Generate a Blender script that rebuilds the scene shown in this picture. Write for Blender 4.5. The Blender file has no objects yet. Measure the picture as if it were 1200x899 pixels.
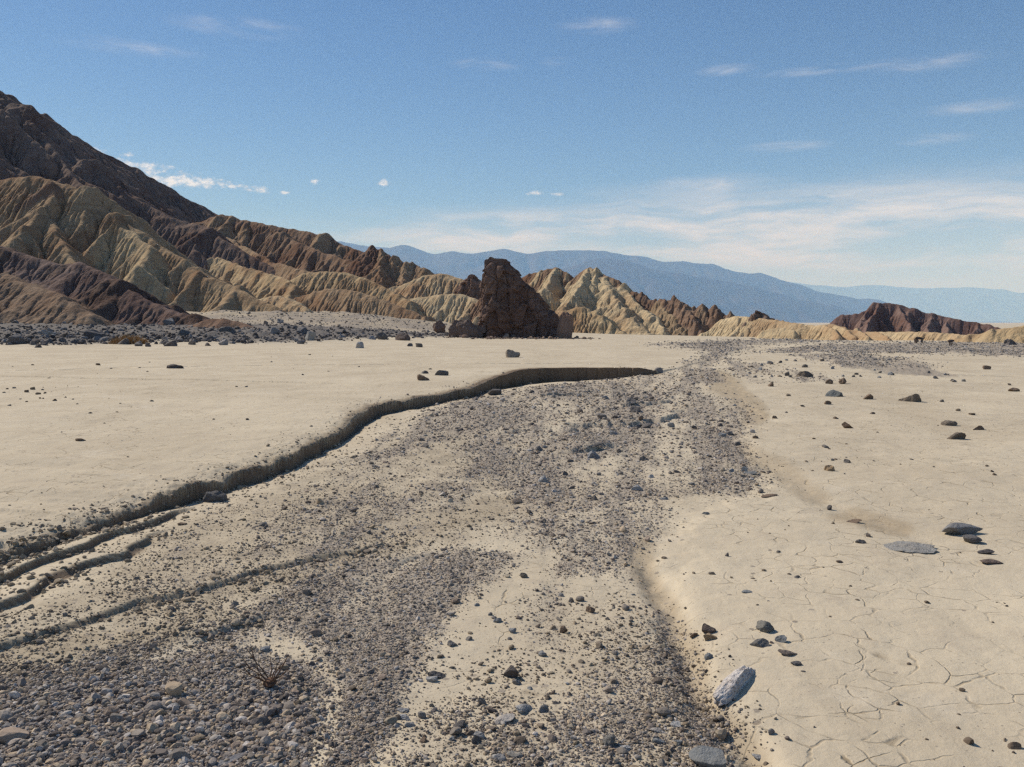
import bpy, math, random
import numpy as np
from mathutils import Vector, Matrix

rng = np.random.default_rng(7)
random.seed(7)
scene = bpy.context.scene
COL = scene.collection
PI = math.pi

# ------------------------------------------------------------------ camera model (used to survey the place)
CH, F, CX, CY, YH = 1.6, 998.6, 600.0, 449.5, 378.0
PITCH = math.atan((CY - YH) / F)
cp, sp = math.cos(PITCH), math.sin(PITCH)

def ray(x, y):
    u = (np.asarray(x, float) - CX) / F
    v = (CY - np.asarray(y, float)) / F
    return u, cp + v * sp, -sp + v * cp          # X, Y (forward), Z

def at_z(x, y, z=0.0):
    dx, dy, dz = ray(x, y)
    t = (z - CH) / np.minimum(dz, -1e-5)
    return dx * t, dy * t

def at_d(x, y, d):
    dx, dy, dz = ray(x, y)
    t = d / dy
    return dx * t, d + 0 * dx, CH + dz * t

def to_px(X, Y, Z=0.0):
    Zr = Z - CH
    dep = np.maximum(Y * cp - Zr * sp, 1e-3)
    up = Y * sp + Zr * cp
    return CX + F * X / dep, CY - F * up / dep

# ------------------------------------------------------------------ noise
def _h(ix, iy, iz, seed):
    n = (ix.astype(np.int64) * 374761393 + iy.astype(np.int64) * 668265263 + iz * 2147483647 + seed * 974711) & 0x7fffffff
    n = ((n ^ (n >> 13)) * 1274126177) & 0x7fffffff
    return n ^ (n >> 16)

def perlin(x, y, seed=0):
    x = np.asarray(x, float); y = np.asarray(y, float)
    x0 = np.floor(x); y0 = np.floor(y)
    fx = x - x0; fy = y - y0
    u = fx * fx * fx * (fx * (fx * 6 - 15) + 10); v = fy * fy * fy * (fy * (fy * 6 - 15) + 10)
    def g(ix, iy, dx, dy):
        a = (_h(ix, iy, 0, seed) & 1023) * (2 * PI / 1024)
        return np.cos(a) * dx + np.sin(a) * dy
    a = g(x0, y0, fx, fy); b = g(x0 + 1, y0, fx - 1, fy)
    c = g(x0, y0 + 1, fx, fy - 1); d = g(x0 + 1, y0 + 1, fx - 1, fy - 1)
    return (a + (b - a) * u + ((c + (d - c) * u) - (a + (b - a) * u)) * v) * 1.5

def fbm(x, y, oct=4, seed=0, gain=0.5, lac=2.03, ridged=False):
    s = 0.0; a = 1.0; t = 0.0
    for i in range(oct):
        n = perlin(x + 17.3 * i, y - 9.1 * i, seed + i)
        s = s + a * ((1 - 2 * np.abs(n)) if ridged else n)
        t += a; a *= gain; x = x * lac; y = y * lac
    return s / t

def vnoise3(P, seed=0):
    """value noise on an (n,3) array, -1..1"""
    I = np.floor(P).astype(np.int64); Fr = P - I
    U = Fr * Fr * (3 - 2 * Fr)
    out = 0.0
    for dx in (0, 1):
        for dy in (0, 1):
            for dz in (0, 1):
                hh = (_h(I[:, 0] + dx, I[:, 1] + dy, (I[:, 2] + dz) * 97, seed) & 0xffff) / 32767.5 - 1
                w = (U[:, 0] if dx else 1 - U[:, 0]) * (U[:, 1] if dy else 1 - U[:, 1]) * (U[:, 2] if dz else 1 - U[:, 2])
                out = out + w * hh
    return out

def fbm3(P, oct=4, seed=0, gain=0.5, ridged=False):
    s = 0.0; a = 1.0; t = 0.0
    for i in range(oct):
        n = vnoise3(P * 2.03 ** i + 13.7 * i, seed + i)
        s = s + a * ((1 - 2 * np.abs(n)) if ridged else n); t += a; a *= gain
    return s / t

def cell3(P, seed=0, full=False):
    """random value of the nearest cell and the gap to the next one"""
    I = np.floor(P).astype(np.int64); d1 = np.full(len(P), 9.); d2 = d1.copy(); idv = np.zeros(len(P)); hs = np.zeros(len(P), np.int64); of = np.zeros((len(P), 3))
    for dx in (-1, 0, 1):
        for dy in (-1, 0, 1):
            for dz in (-1, 0, 1):
                J = I + np.array([dx, dy, dz])
                h0 = _h(J[:, 0], J[:, 1], J[:, 2] * 97, seed)
                f = np.stack([((h0 >> k) & 255) / 255. for k in (0, 8, 16)], -1)
                d = np.linalg.norm(J + f - P, axis=1)
                nw = d < d1
                d2 = np.where(nw, d1, np.minimum(d2, d)); idv = np.where(nw, (h0 & 4095) / 4095., idv); d1 = np.where(nw, d, d1); hs = np.where(nw, h0, hs); of = np.where(nw[:, None], P - J - f, of)
    return (idv, d2 - d1, hs, of) if full else (idv, d2 - d1)

def sstep(a, b, x):
    t = np.clip((x - a) / (b - a), 0, 1)
    return t * t * (3 - 2 * t)

# ------------------------------------------------------------------ object helpers
def tag(o, label=None, cat=None, group=None, kind=None):
    if label: o['label'] = label
    if cat: o['category'] = cat
    if group: o['group'] = group
    if kind: o['kind'] = kind
    return o

def mesh_np(name, V, faces, mat, smooth=True, col=None, parent=None):
    """faces: (n,k) int array"""
    me = bpy.data.meshes.new(name)
    V = np.ascontiguousarray(V, np.float32)
    faces = np.ascontiguousarray(faces, np.int32)
    n, k = faces.shape
    me.vertices.add(len(V)); me.vertices.foreach_set('co', V.ravel())
    me.loops.add(n * k); me.loops.foreach_set('vertex_index', faces.ravel())
    me.polygons.add(n)
    me.polygons.foreach_set('loop_start', np.arange(0, n * k, k, dtype=np.int32))
    me.polygons.foreach_set('loop_total', np.full(n, k, np.int32))
    me.polygons.foreach_set('use_smooth', np.full(n, smooth, bool))
    if col is not None:
        at = me.attributes.new('tint', 'FLOAT_COLOR', 'POINT')
        c = np.ones((len(V), 4), np.float32); c[:, :col.shape[1]] = col
        at.data.foreach_set('color', c.ravel())
    me.update(calc_edges=True)
    me.materials.append(mat)
    o = bpy.data.objects.new(name, me); COL.objects.link(o)
    if parent: o.parent = parent
    return o

def grid_faces(nr, nc, wrap=False):
    r = np.arange(nr - 1)[:, None]; c = np.arange(nc if wrap else nc - 1)[None, :]
    c1 = (c + 1) % nc
    return np.stack([r * nc + c, r * nc + c1, (r + 1) * nc + c1, (r + 1) * nc + c], -1).reshape(-1, 4)

# ------------------------------------------------------------------ node helpers
def new_mat(name, rough=0.9, spec=0.15):
    m = bpy.data.materials.new(name); m.use_nodes = True
    nt = m.node_tree; b = nt.nodes['Principled BSDF']
    b.inputs['Roughness'].default_value = rough
    b.inputs['Specular IOR Level'].default_value = spec
    return m, nt, b

class NT:
    def __init__(s, nt): s.nt = nt
    def n(s, t, **kw):
        nd = s.nt.nodes.new(t)
        for k, v in kw.items():
            if k.startswith('i_'):
                nd.inputs[k[2:].replace('_', ' ')].default_value = v
            else: setattr(nd, k, v)
        return nd
    def l(s, a, b): s.nt.links.new(a, b)
    def val(s, sock, v):
        if hasattr(v, 'links') or isinstance(v, bpy.types.NodeSocket): s.l(v, sock)
        else: sock.default_value = v
    def math(s, op, a, b=0.0, c=0.0, clamp=False):
        nd = s.n('ShaderNodeMath', operation=op, use_clamp=clamp)
        s.val(nd.inputs[0], a); s.val(nd.inputs[1], b)
        if op in ('MULTIPLY_ADD', 'SMOOTH_MIN', 'COMPARE'): s.val(nd.inputs[2], c)
        return nd.outputs[0]
    def mix(s, fac, a, b, mode='MIX'):
        nd = s.n('ShaderNodeMix', data_type='RGBA', blend_type=mode)
        s.val(nd.inputs[0], fac)
        for sock, v in ((nd.inputs[6], a), (nd.inputs[7], b)):
            if isinstance(v, tuple): v = (*v, 1.0) if len(v) == 3 else v
            s.val(sock, v)
        return nd.outputs[2]
    def noise(s, vec, scale, detail=4, rough=0.55, dim='3D'):
        nd = s.n('ShaderNodeTexNoise', noise_dimensions=dim)
        nd.inputs['Scale'].default_value = scale; nd.inputs['Detail'].default_value = detail
        nd.inputs['Roughness'].default_value = rough
        if vec is not None: s.l(vec, nd.inputs['Vector'])
        return nd.outputs['Fac']
    def vor(s, vec, scale, feature='F1', out='Distance', rand=1.0):
        nd = s.n('ShaderNodeTexVoronoi', feature=feature)
        nd.inputs['Scale'].default_value = scale; nd.inputs['Randomness'].default_value = rand
        s.l(vec, nd.inputs['Vector'])
        return nd.outputs[out]
    def mr(s, v, a, b, c=0.0, d=1.0, smooth=True):
        nd = s.n('ShaderNodeMapRange', interpolation_type='SMOOTHSTEP' if smooth else 'LINEAR')
        s.val(nd.inputs[0], v)
        for i, q in enumerate((a, b, c, d)): s.val(nd.inputs[i + 1], q)
        return nd.outputs[0]
    def mapping(s, vec, scale=(1, 1, 1), rot=(0, 0, 0)):
        nd = s.n('ShaderNodeMapping'); nd.inputs['Scale'].default_value = scale; nd.inputs['Rotation'].default_value = rot
        s.l(vec, nd.inputs['Vector']); return nd.outputs[0]
    def bump(s, h, dist, strength=1.0, normal=None):
        nd = s.n('ShaderNodeBump'); nd.inputs['Distance'].default_value = dist; nd.inputs['Strength'].default_value = strength
        s.l(h, nd.inputs['Height'])
        if normal is not None: s.l(normal, nd.inputs['Normal'])
        return nd.outputs[0]

def pos_of(N): return N.n('ShaderNodeNewGeometry').outputs['Position']

# ------------------------------------------------------------------ survey of the wash bed (plan map of gravel, grit and damp soil)
XS = np.arange(-700, 1901, 3.0)
QS = np.linspace(math.log(1.0), math.log(1400.0), 420)
MX, MQ = np.meshgrid(XS, QS)
MYP = np.exp(MQ) + 377.0
VW = 2.6

def seg_dist(px, py, pts, wy=1.0, closed=False):
    d2 = np.full(px.shape, 1e18)
    n = len(pts)
    for i in range(n if closed else n - 1):
        x0, y0 = pts[i]; x1, y1 = pts[(i + 1) % n]
        ax, ay = x1 - x0, (y1 - y0) * wy
        qx, qy = px - x0, (py - y0) * wy
        t = np.clip((qx * ax + qy * ay) / (ax * ax + ay * ay + 1e-12), 0, 1)
        d2 = np.minimum(d2, (qx - t * ax) ** 2 + (qy - t * ay) ** 2)
    return np.sqrt(d2)

def inside(px, py, pts):
    r = np.zeros(px.shape, bool); n = len(pts)
    for i in range(n):
        x0, y0 = pts[i]; x1, y1 = pts[(i + 1) % n]
        c = ((y0 > py) != (y1 > py)) & (px < (x1 - x0) * (py - y0) / (y1 - y0 + 1e-12) + x0)
        r ^= c
    return r

def poly_map(pts, soft, amp=1.0):
    d = seg_dist(MX, MYP, pts, VW, True)
    d = np.where(inside(MX, MYP, pts), d, -d)
    return amp * sstep(-soft, soft, d)

def line_map(pts, width, soft, amp=1.0):
    return amp * (1 - sstep(width, width + soft, seg_dist(MX, MYP, pts, VW)))

def union(*ms):
    r = np.zeros_like(MX)
    for m in ms: r = np.maximum(r, m)
    return r

GRAV = union(
    poly_map([(200, 625), (330, 560), (450, 508), (560, 500), (660, 560), (620, 640), (520, 640), (420, 655), (250, 690), (120, 700)], 30, .40),
    poly_map([(440, 478), (520, 466), (600, 452), (600, 520), (480, 540), (400, 545)], 22, .5),
    poly_map([(-400, 860), (0, 800), (100, 778), (210, 764), (320, 752), (372, 790), (368, 850), (350, 899), (330, 1400), (-400, 1400)], 24, .95),
    poly_map([(295, 712), (370, 672), (430, 654), (520, 638), (610, 642), (595, 668), (555, 698), (530, 730), (512, 765), (485, 800), (465, 850), (430, 899), (400, 1100), (380, 1000), (385, 880), (395, 800), (360, 750), (310, 740)], 24, .86),
    poly_map([(-300, 850), (0, 780), (210, 742), (300, 715), (330, 745), (200, 770), (0, 810)], 16, .5),
    poly_map([(470, 505), (530, 470), (610, 450), (690, 444), (760, 438), (805, 445), (850, 462), (888, 488), (860, 512), (880, 550), (905, 572), (860, 584),
              (790, 590), (730, 592), (690, 605), (640, 600), (600, 585), (540, 560), (500, 530)], 34, 0.72),
    poly_map([(470, 505), (560, 468), (610, 452), (760, 445), (800, 470), (740, 500), (640, 500), (560, 520)], 30, 0.8),
    poly_map([(610, 600), (690, 590), (770, 590), (790, 615), (760, 650), (745, 690), (700, 672), (640, 668), (600, 650)], 30, 0.55),
    poly_map([(700, 700), (735, 690), (790, 730), (822, 800), (850, 880), (800, 960), (690, 930), (640, 860), (690, 780)], 36, 0.34),
    line_map([(735, 640), (765, 690), (778, 730), (770, 770), (790, 830)], 4, 26, 0.36),
    poly_map([(470, 830), (560, 800), (650, 850), (700, 930), (500, 1000), (430, 960)], 30, 0.3),
    line_map([(620, 690), (660, 740), (720, 790)], 22, 40, 0.24),
    poly_map([(790, 432), (822, 412), (760, 404), (830, 399), (930, 396), (1010, 399), (900, 404), (850, 412), (832, 430), (850, 450), (800, 452)], 10, 0.85),
    poly_map([(870, 413), (960, 403), (1220, 397), (1700, 397), (1700, 421), (1240, 420), (1100, 415), (1000, 414)], 9, 0.9),
    poly_map([(930, 415), (1000, 414), (1070, 420), (1100, 430), (1130, 441), (1050, 442), (985, 430)], 12, 0.85),
    poly_map([(850, 422), (910, 428), (980, 446), (900, 454), (858, 440)], 12, 0.5),
)
GRIT = union(
    poly_map([(-300, 830), (0, 752), (200, 690), (330, 664), (430, 644), (540, 632), (430, 662), (310, 722), (110, 792), (-300, 880)], 18, 0.8),
    poly_map([(60, 700), (200, 615), (330, 560), (470, 505), (560, 500), (620, 560), (610, 620), (520, 640), (420, 655), (330, 672), (200, 712), (0, 775), (-300, 860), (-300, 760)], 30, 0.62),
    poly_map([(470, 820), (640, 700), (740, 690), (830, 770), (900, 930), (420, 1100)], 40, 0.32),
    poly_map([(850, 470), (885, 495), (880, 540), (930, 585), (830, 590), (760, 600)], 30, 0.4),
    line_map([(940, 470), (1000, 462), (1080, 470), (1120, 510), (1180, 490)], 20, 50, 0.18),
)
DAMP = union(
    line_map([(745, 640), (775, 690), (795, 740), (812, 800), (835, 840), (880, 890), (900, 960)], 8, 26, 0.75),
    line_map([(860, 525), (905, 548), (950, 585)], 8, 22, 0.6),
    line_map([(985, 606), (1020, 614), (1050, 622)], 14, 22, 0.8),
    line_map([(830, 440), (868, 465), (880, 490)], 10, 20, 0.8),
    line_map([(0, 775), (100, 752), (215, 742)], 12, 30, 0.55), line_map([(330, 672), (440, 640), (560, 600), (650, 585)], 14, 40, 0.5),
    line_map([(1000, 452), (1060, 470), (1120, 510), (1200, 515)], 10, 30, 0.35),
    line_map([(950, 575), (1180, 500)], 3, 14, 0.2),
    poly_map([(120, 640), (330, 570), (470, 560), (420, 620), (250, 690), (120, 710)], 30, 0.35),
)
BERM = union(poly_map([(-500, 389), (0, 386), (120, 384), (330, 380), (460, 384), (530, 388), (570, 393), (545, 396), (480, 397), (390, 401), (330, 403), (180, 406), (60, 409), (-500, 412)], 9, 1.0))

def sample_map(M, X, Y, Z=0.0):
    x, y = to_px(X, Y, Z)
    y = np.where(Y < 0.6, 5000.0, y)
    q = np.log(np.clip(y - 377.0, 1.0, 1399.0))
    fx = np.clip((x - XS[0]) / 3.0, 0, len(XS) - 1.001); fq = np.clip((q - QS[0]) / (QS[1] - QS[0]), 0, len(QS) - 1.001)
    i = fx.astype(int); j = fq.astype(int); fx = fx - i; fq = fq - j
    a = M[j, i] * (1 - fx) + M[j, i + 1] * fx; b = M[j + 1, i] * (1 - fx) + M[j + 1, i + 1] * fx
    return a * (1 - fq) + b * fq

def zone(M, X, Y, seed=50, amp=1.0):
    k = amp * 0.11 * (0.6 + np.clip(Y, 0, 60) / 7.0)
    w = 0.45 + np.clip(Y, 0, 60) * 0.05
    dX = k * fbm(X / w, Y / w * 0.7, 4, seed); dY = 1.6 * k * fbm(X / w + 40, Y / w * 0.7, 4, seed + 9)
    return sample_map(M, X + dX, Y + dY)

def zb(X, Y): return zone(BERM, X, Y, 61, .6) * (1 - sstep(92, 112, Y)) * (X < 12)
def zg(X, Y):
    plain = .95 * sstep(80, 100, Y) * (1 - sstep(158, 200, Y)) * sstep(-62, -46, X) * sstep(4, -8, X)
    k = .5 + np.clip(Y, 0, 40) * .03
    g = zone(GRAV, X, Y)
    mott = .85 * fbm((X - .15 * Y) / k, Y / (k * 3.6), 4, 64, .6) + .45 * fbm((X - .15 * Y) / (k * .3), Y / (k * 1.3), 3, 68)
    g = np.clip(g + np.minimum(g * 2, 1) * (mott - .035 * (Y > 5.5) * (Y < 40)) * (1.35 - .6 * g), 0, 1)
    return np.maximum(g * (1 - sstep(150, 260, Y)), plain * (.7 + .6 * fbm(X / 6, Y / 9, 3, 66)))

def wpts(pix, z=0.0):
    return [tuple(float(v) for v in at_z(x, y, z)) for x, y in pix]

# --- the cut bank of the left mud flat: top edge and the height of the cut, walked from near to far
BANK_PX = [(-420, 800, .13), (-200, 700, .13), (-60, 656, .13), (0, 637, .13), (25, 630, .13), (62, 615, .13), (115, 601, .14), (165, 582, .14), (214, 566, .14), (263, 553, .14), (321, 535, .15), (395, 502, .16),
           (418, 484, .17), (440, 474, .18), (480, 467, .17), (520, 460, .17), (555, 453, .18), (570, 447, .22), (585, 441, .30), (610, 434, .40), (640, 431, .44), (680, 430.5, .42), (720, 431, .34),
           (752, 431.5, .2), (775, 430, .06), (800, 424, .03)]
_bp = []
for x, y, hb in BANK_PX:
    zt = 0.16 if y > 455 else 0.2
    X, Y = at_z(x, y, zt)
    _bp.append((float(X), float(Y), hb))
BANK = np.array(_bp)

def polyline_sd(X, Y, P):
    """signed distance (positive on the left of the walk), parameter in 0..n-1"""
    best = np.full(X.shape, 1e18); sgn = np.ones(X.shape); par = np.zeros(X.shape)
    for i in range(len(P) - 1):
        x0, y0 = P[i][:2]; x1, y1 = P[i + 1][:2]
        ax, ay = x1 - x0, y1 - y0
        qx, qy = X - x0, Y - y0
        t = np.clip((qx * ax + qy * ay) / (ax * ax + ay * ay), 0, 1)
        d2 = (qx - t * ax) ** 2 + (qy - t * ay) ** 2
        m = d2 < best
        best = np.where(m, d2, best)
        cr = ax * qy - ay * qx
        sgn = np.where(m, np.where(cr >= 0, 1.0, -1.0), sgn)
        par = np.where(m, i + t, par)
    return np.sqrt(best) * sgn, par

def lip(pix, h, w=0.03, z=0.02, wig=0.04):
    P = np.array(wpts(pix, z)); return (P, h, w, wig)
LIPS = [  # low slump benches and ledges stepping down to the right or towards the viewer
    lip([(-260, 775), (-60, 697), (0, 676), (41, 663), (90, 643), (123, 631), (160, 616), (193, 603), (235, 585)], .05, .028, wig=.15),
    lip([(-260, 815), (-60, 730), (0, 702), (25, 697), (62, 676), (115, 652), (165, 634), (215, 612)], .045, .028, wig=.15),
    lip([(-260, 860), (-60, 778), (0, 757), (42, 742), (80, 729), (110, 721), (147, 711), (206, 692), (252, 678), (304, 665), (367, 653), (420, 646), (470, 632)], .028, .02, wig=.07),
    lip([(215, 752), (260, 732), (290, 722), (315, 708)], .025, .02, wig=.03),
    lip([(640, 508), (690, 500), (740, 496), (790, 486), (812, 476)], .065, .05, wig=.3),
    lip([(690, 480), (750, 474), (800, 466)], .065, .05, wig=.3),
    lip([(560, 512), (610, 507), (660, 503)], .04, .05, wig=.1),
    lip([(650, 534), (700, 524), (745, 522)], .08, .05, wig=.25),
    lip([(600, 470), (660, 462), (720, 460)], .05, .05, wig=.3),
    lip([(440, 668), (480, 652), (520, 640)], .015, .02, wig=.03),
]
GULLY = [(np.array(wpts([(745, 640), (775, 690), (795, 740), (812, 800), (835, 840), (880, 890), (900, 960), (910, 1100)])), .045, .09),
         (np.array(wpts([(870, 528), (905, 548), (950, 583), (1000, 608), (1060, 628), (1130, 650)])), .016, .13)]
RBANK = np.array(wpts([(905, 1100), (885, 930), (862, 860), (838, 820), (818, 770), (800, 720), (785, 670), (790, 615), (850, 590), (900, 575), (885, 545), (868, 515), (888, 488), (868, 462), (848, 440), (836, 425), (850, 412), (900, 405)]))

def bank_field(X, Y):
    R = np.hypot(X, Y)
    wl = .6 + np.clip(R - 9, 0, 30) * .09
    jit = 0.16 * fbm(X / wl, Y / wl, 4, 11, .56) * (0.5 + np.clip(R, 0, 30) / 16) * (1 - .72 * sstep(13, 20, R))
    jit = jit - .16 * np.clip(fbm(X / .8, Y / .8, 2, 12) - .22, 0, 1) * (1 - sstep(13, 18, R))
    jit = jit + 0.018 * fbm(X / .13, Y / .13, 3, 15) * (1 - sstep(10, 18, R))
    s, par = polyline_sd(X, Y, BANK)
    hb = np.interp(par, np.arange(len(BANK)), BANK[:, 2]) * (1 + .3 * perlin(par * 1.7, par * 0 + .5, 13) * (1 - sstep(16, 22, R)))
    sj = s + jit
    wgt = np.clip(hb * 0.16, .02, .045) * (1 - .8 * sstep(14, 19, R))
    return sj, s, hb, par, wgt, sstep(-wgt, wgt * 0.2, sj)

def zt(X, Y):
    sj, s_, hb, par, wgt, step = bank_field(X, Y)
    fing = .16 + .16 * fbm(X / .9, Y / .35, 3, 71)
    edge = np.where(sj > 0, np.exp(-np.clip(sj, 0, 9) / np.clip(fing, .05, 1)), 0) * sstep(26, 14, Y) * sstep(.05, .1, hb)
    return np.maximum(zone(GRIT, X, Y), .95 * edge)

def near_idx(X, Y, P, m):
    return np.where((X > P[:, 0].min() - m) & (X < P[:, 0].max() + m) & (Y > P[:, 1].min() - m) & (Y < P[:, 1].max() + m))[0]

def H(X, Y):
    X = np.asarray(X, float); Y = np.asarray(Y, float)
    R = np.hypot(X, Y)
    near = 1 - sstep(150, 320, R)
    z = 0.035 * fbm(X / 3.1, Y / 3.1, 3, 3) * near + 0.012 * fbm(X / .7, Y / .7, 3, 4) * (1 - sstep(25, 60, R)) + .008 * fbm(X / .25, Y / .25, 4, 5) * (1 - sstep(10, 25, R))
    sj, s, hb, par, wgt, step = bank_field(X, Y)
    far = sstep(24, 60, Y)
    hb_t = np.minimum(hb, .2)
    bed = -((hb - hb_t) * np.exp(-np.abs(s) / 2.2) + .05 * np.exp(-np.abs(s) / .5) * sstep(0, 2, par) * sstep(24, 21, par))
    lipround = (-0.045 * np.exp(-np.clip(sj, 0, 9) / .22) * (1 + 1.1 * fbm(X / .3, Y / .3, 4, 17)) + .03 * np.exp(-np.clip(sj, 0, 9) / .3) * fbm(X / .08, Y / .08, 3, 18)) * step * (1 - sstep(14, 24, R))
    z = z + np.where(s > 0, hb_t * step, hb_t * step) + bed * (1 - step) + lipround
    # benches
    for P, h, w, wig in LIPS:
        nb = near_idx(X, Y, P, 3.5)
        if not len(nb): continue
        Xa, Ya, Z0, Ra, sta = X, Y, z, R, step
        X, Y, R, step = Xa[nb], Ya[nb], Ra[nb], sta[nb]; z = Z0[nb]
        d, p = polyline_sd(X, Y, P)
        n = len(P) - 1
        jj = wig * fbm(X / .55, Y / .55, 3, 23) * (1 + R / 18)
        fade = sstep(0, 0.9, p) * sstep(n, n - 1.0, p)
        reach = 0.9 + R * 0.08
        z = z + h * fade * sstep(-w, w * .4, d + jj) * np.exp(-np.clip(d, 0, 99) / reach) * (1 - step)
        z = z - 0.12 * h * fade * np.exp(-((d + jj + 1.5 * w) / (2.5 * w)) ** 2) * (1 - step)
        Z0[nb] = z; X, Y, z, R, step = Xa, Ya, Z0, Ra, sta
    for P, dep, w in GULLY:
        nb = near_idx(X, Y, P, 1.0)
        if not len(nb): continue
        d, p = polyline_sd(X[nb], Y[nb], P)
        n = len(P) - 1
        dj = d + .08 * fbm(X[nb] / .3, Y[nb] / .3, 3, 31)
        z[nb] -= dep * sstep(0, .8, p) * sstep(n, n - .8, p) * np.exp(-(dj / w) ** 2)
    d, p = polyline_sd(X, Y, RBANK)
    dj = -d + .26 * fbm(X / .5, Y / .5, 4, 33) * (.6 + R / 10)
    rb = .022 * sstep(-.10, .16, dj) * np.clip(sstep(0, 1, p), 0, 1) * (X > -2)
    z = z + rb * (1 - sstep(40, 70, R)) * (Y > 0)
    # right flat: dunes of silt
    fl = sstep(0, .8, dj) * (X > 0)
    z = z + fl * .025 * fbm(X / 1.6 + 5, Y / 1.6, 3, 37) * (1 - sstep(40, 90, R))
    # rough gravelly bed
    g = zg(X, Y); b = zb(X, Y)
    rr = np.clip(R, 2, 60)
    z = z + g * (.016 + .0022 * rr) * fbm((X - .15 * Y) / (.10 + .02 * rr), Y / (.14 + .035 * rr), 4, 41, .6)
    # cobble berm on the left and the fan rising to the hills
    z = z + b * (.12 + .75 * np.abs(fbm(X / 3.0, Y / 5.0, 3, 45)))
    fan = sstep(62, 100, Y) * sstep(-4, -28, X) * 1.1 + sstep(92, 160, Y) * sstep(0, -45, X) * 2.3 + sstep(100, 190, Y) * sstep(25, -20, X) * .9
    z = z + fan * (.86 + .16 * fbm(X / 14., Y / 14., 3, 47) + .12 * fbm(X / 3.5, Y / 7., 4, 48)) * (1 - sstep(300, 900, R))
    z = z - 0.45 * sstep(60, 110, Y) * sstep(10, 40, X) * (1 - sstep(200, 500, R))
    z = z - 2.8 * sstep(114, 150, Y) * sstep(8, 30, X)
    return z

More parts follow.
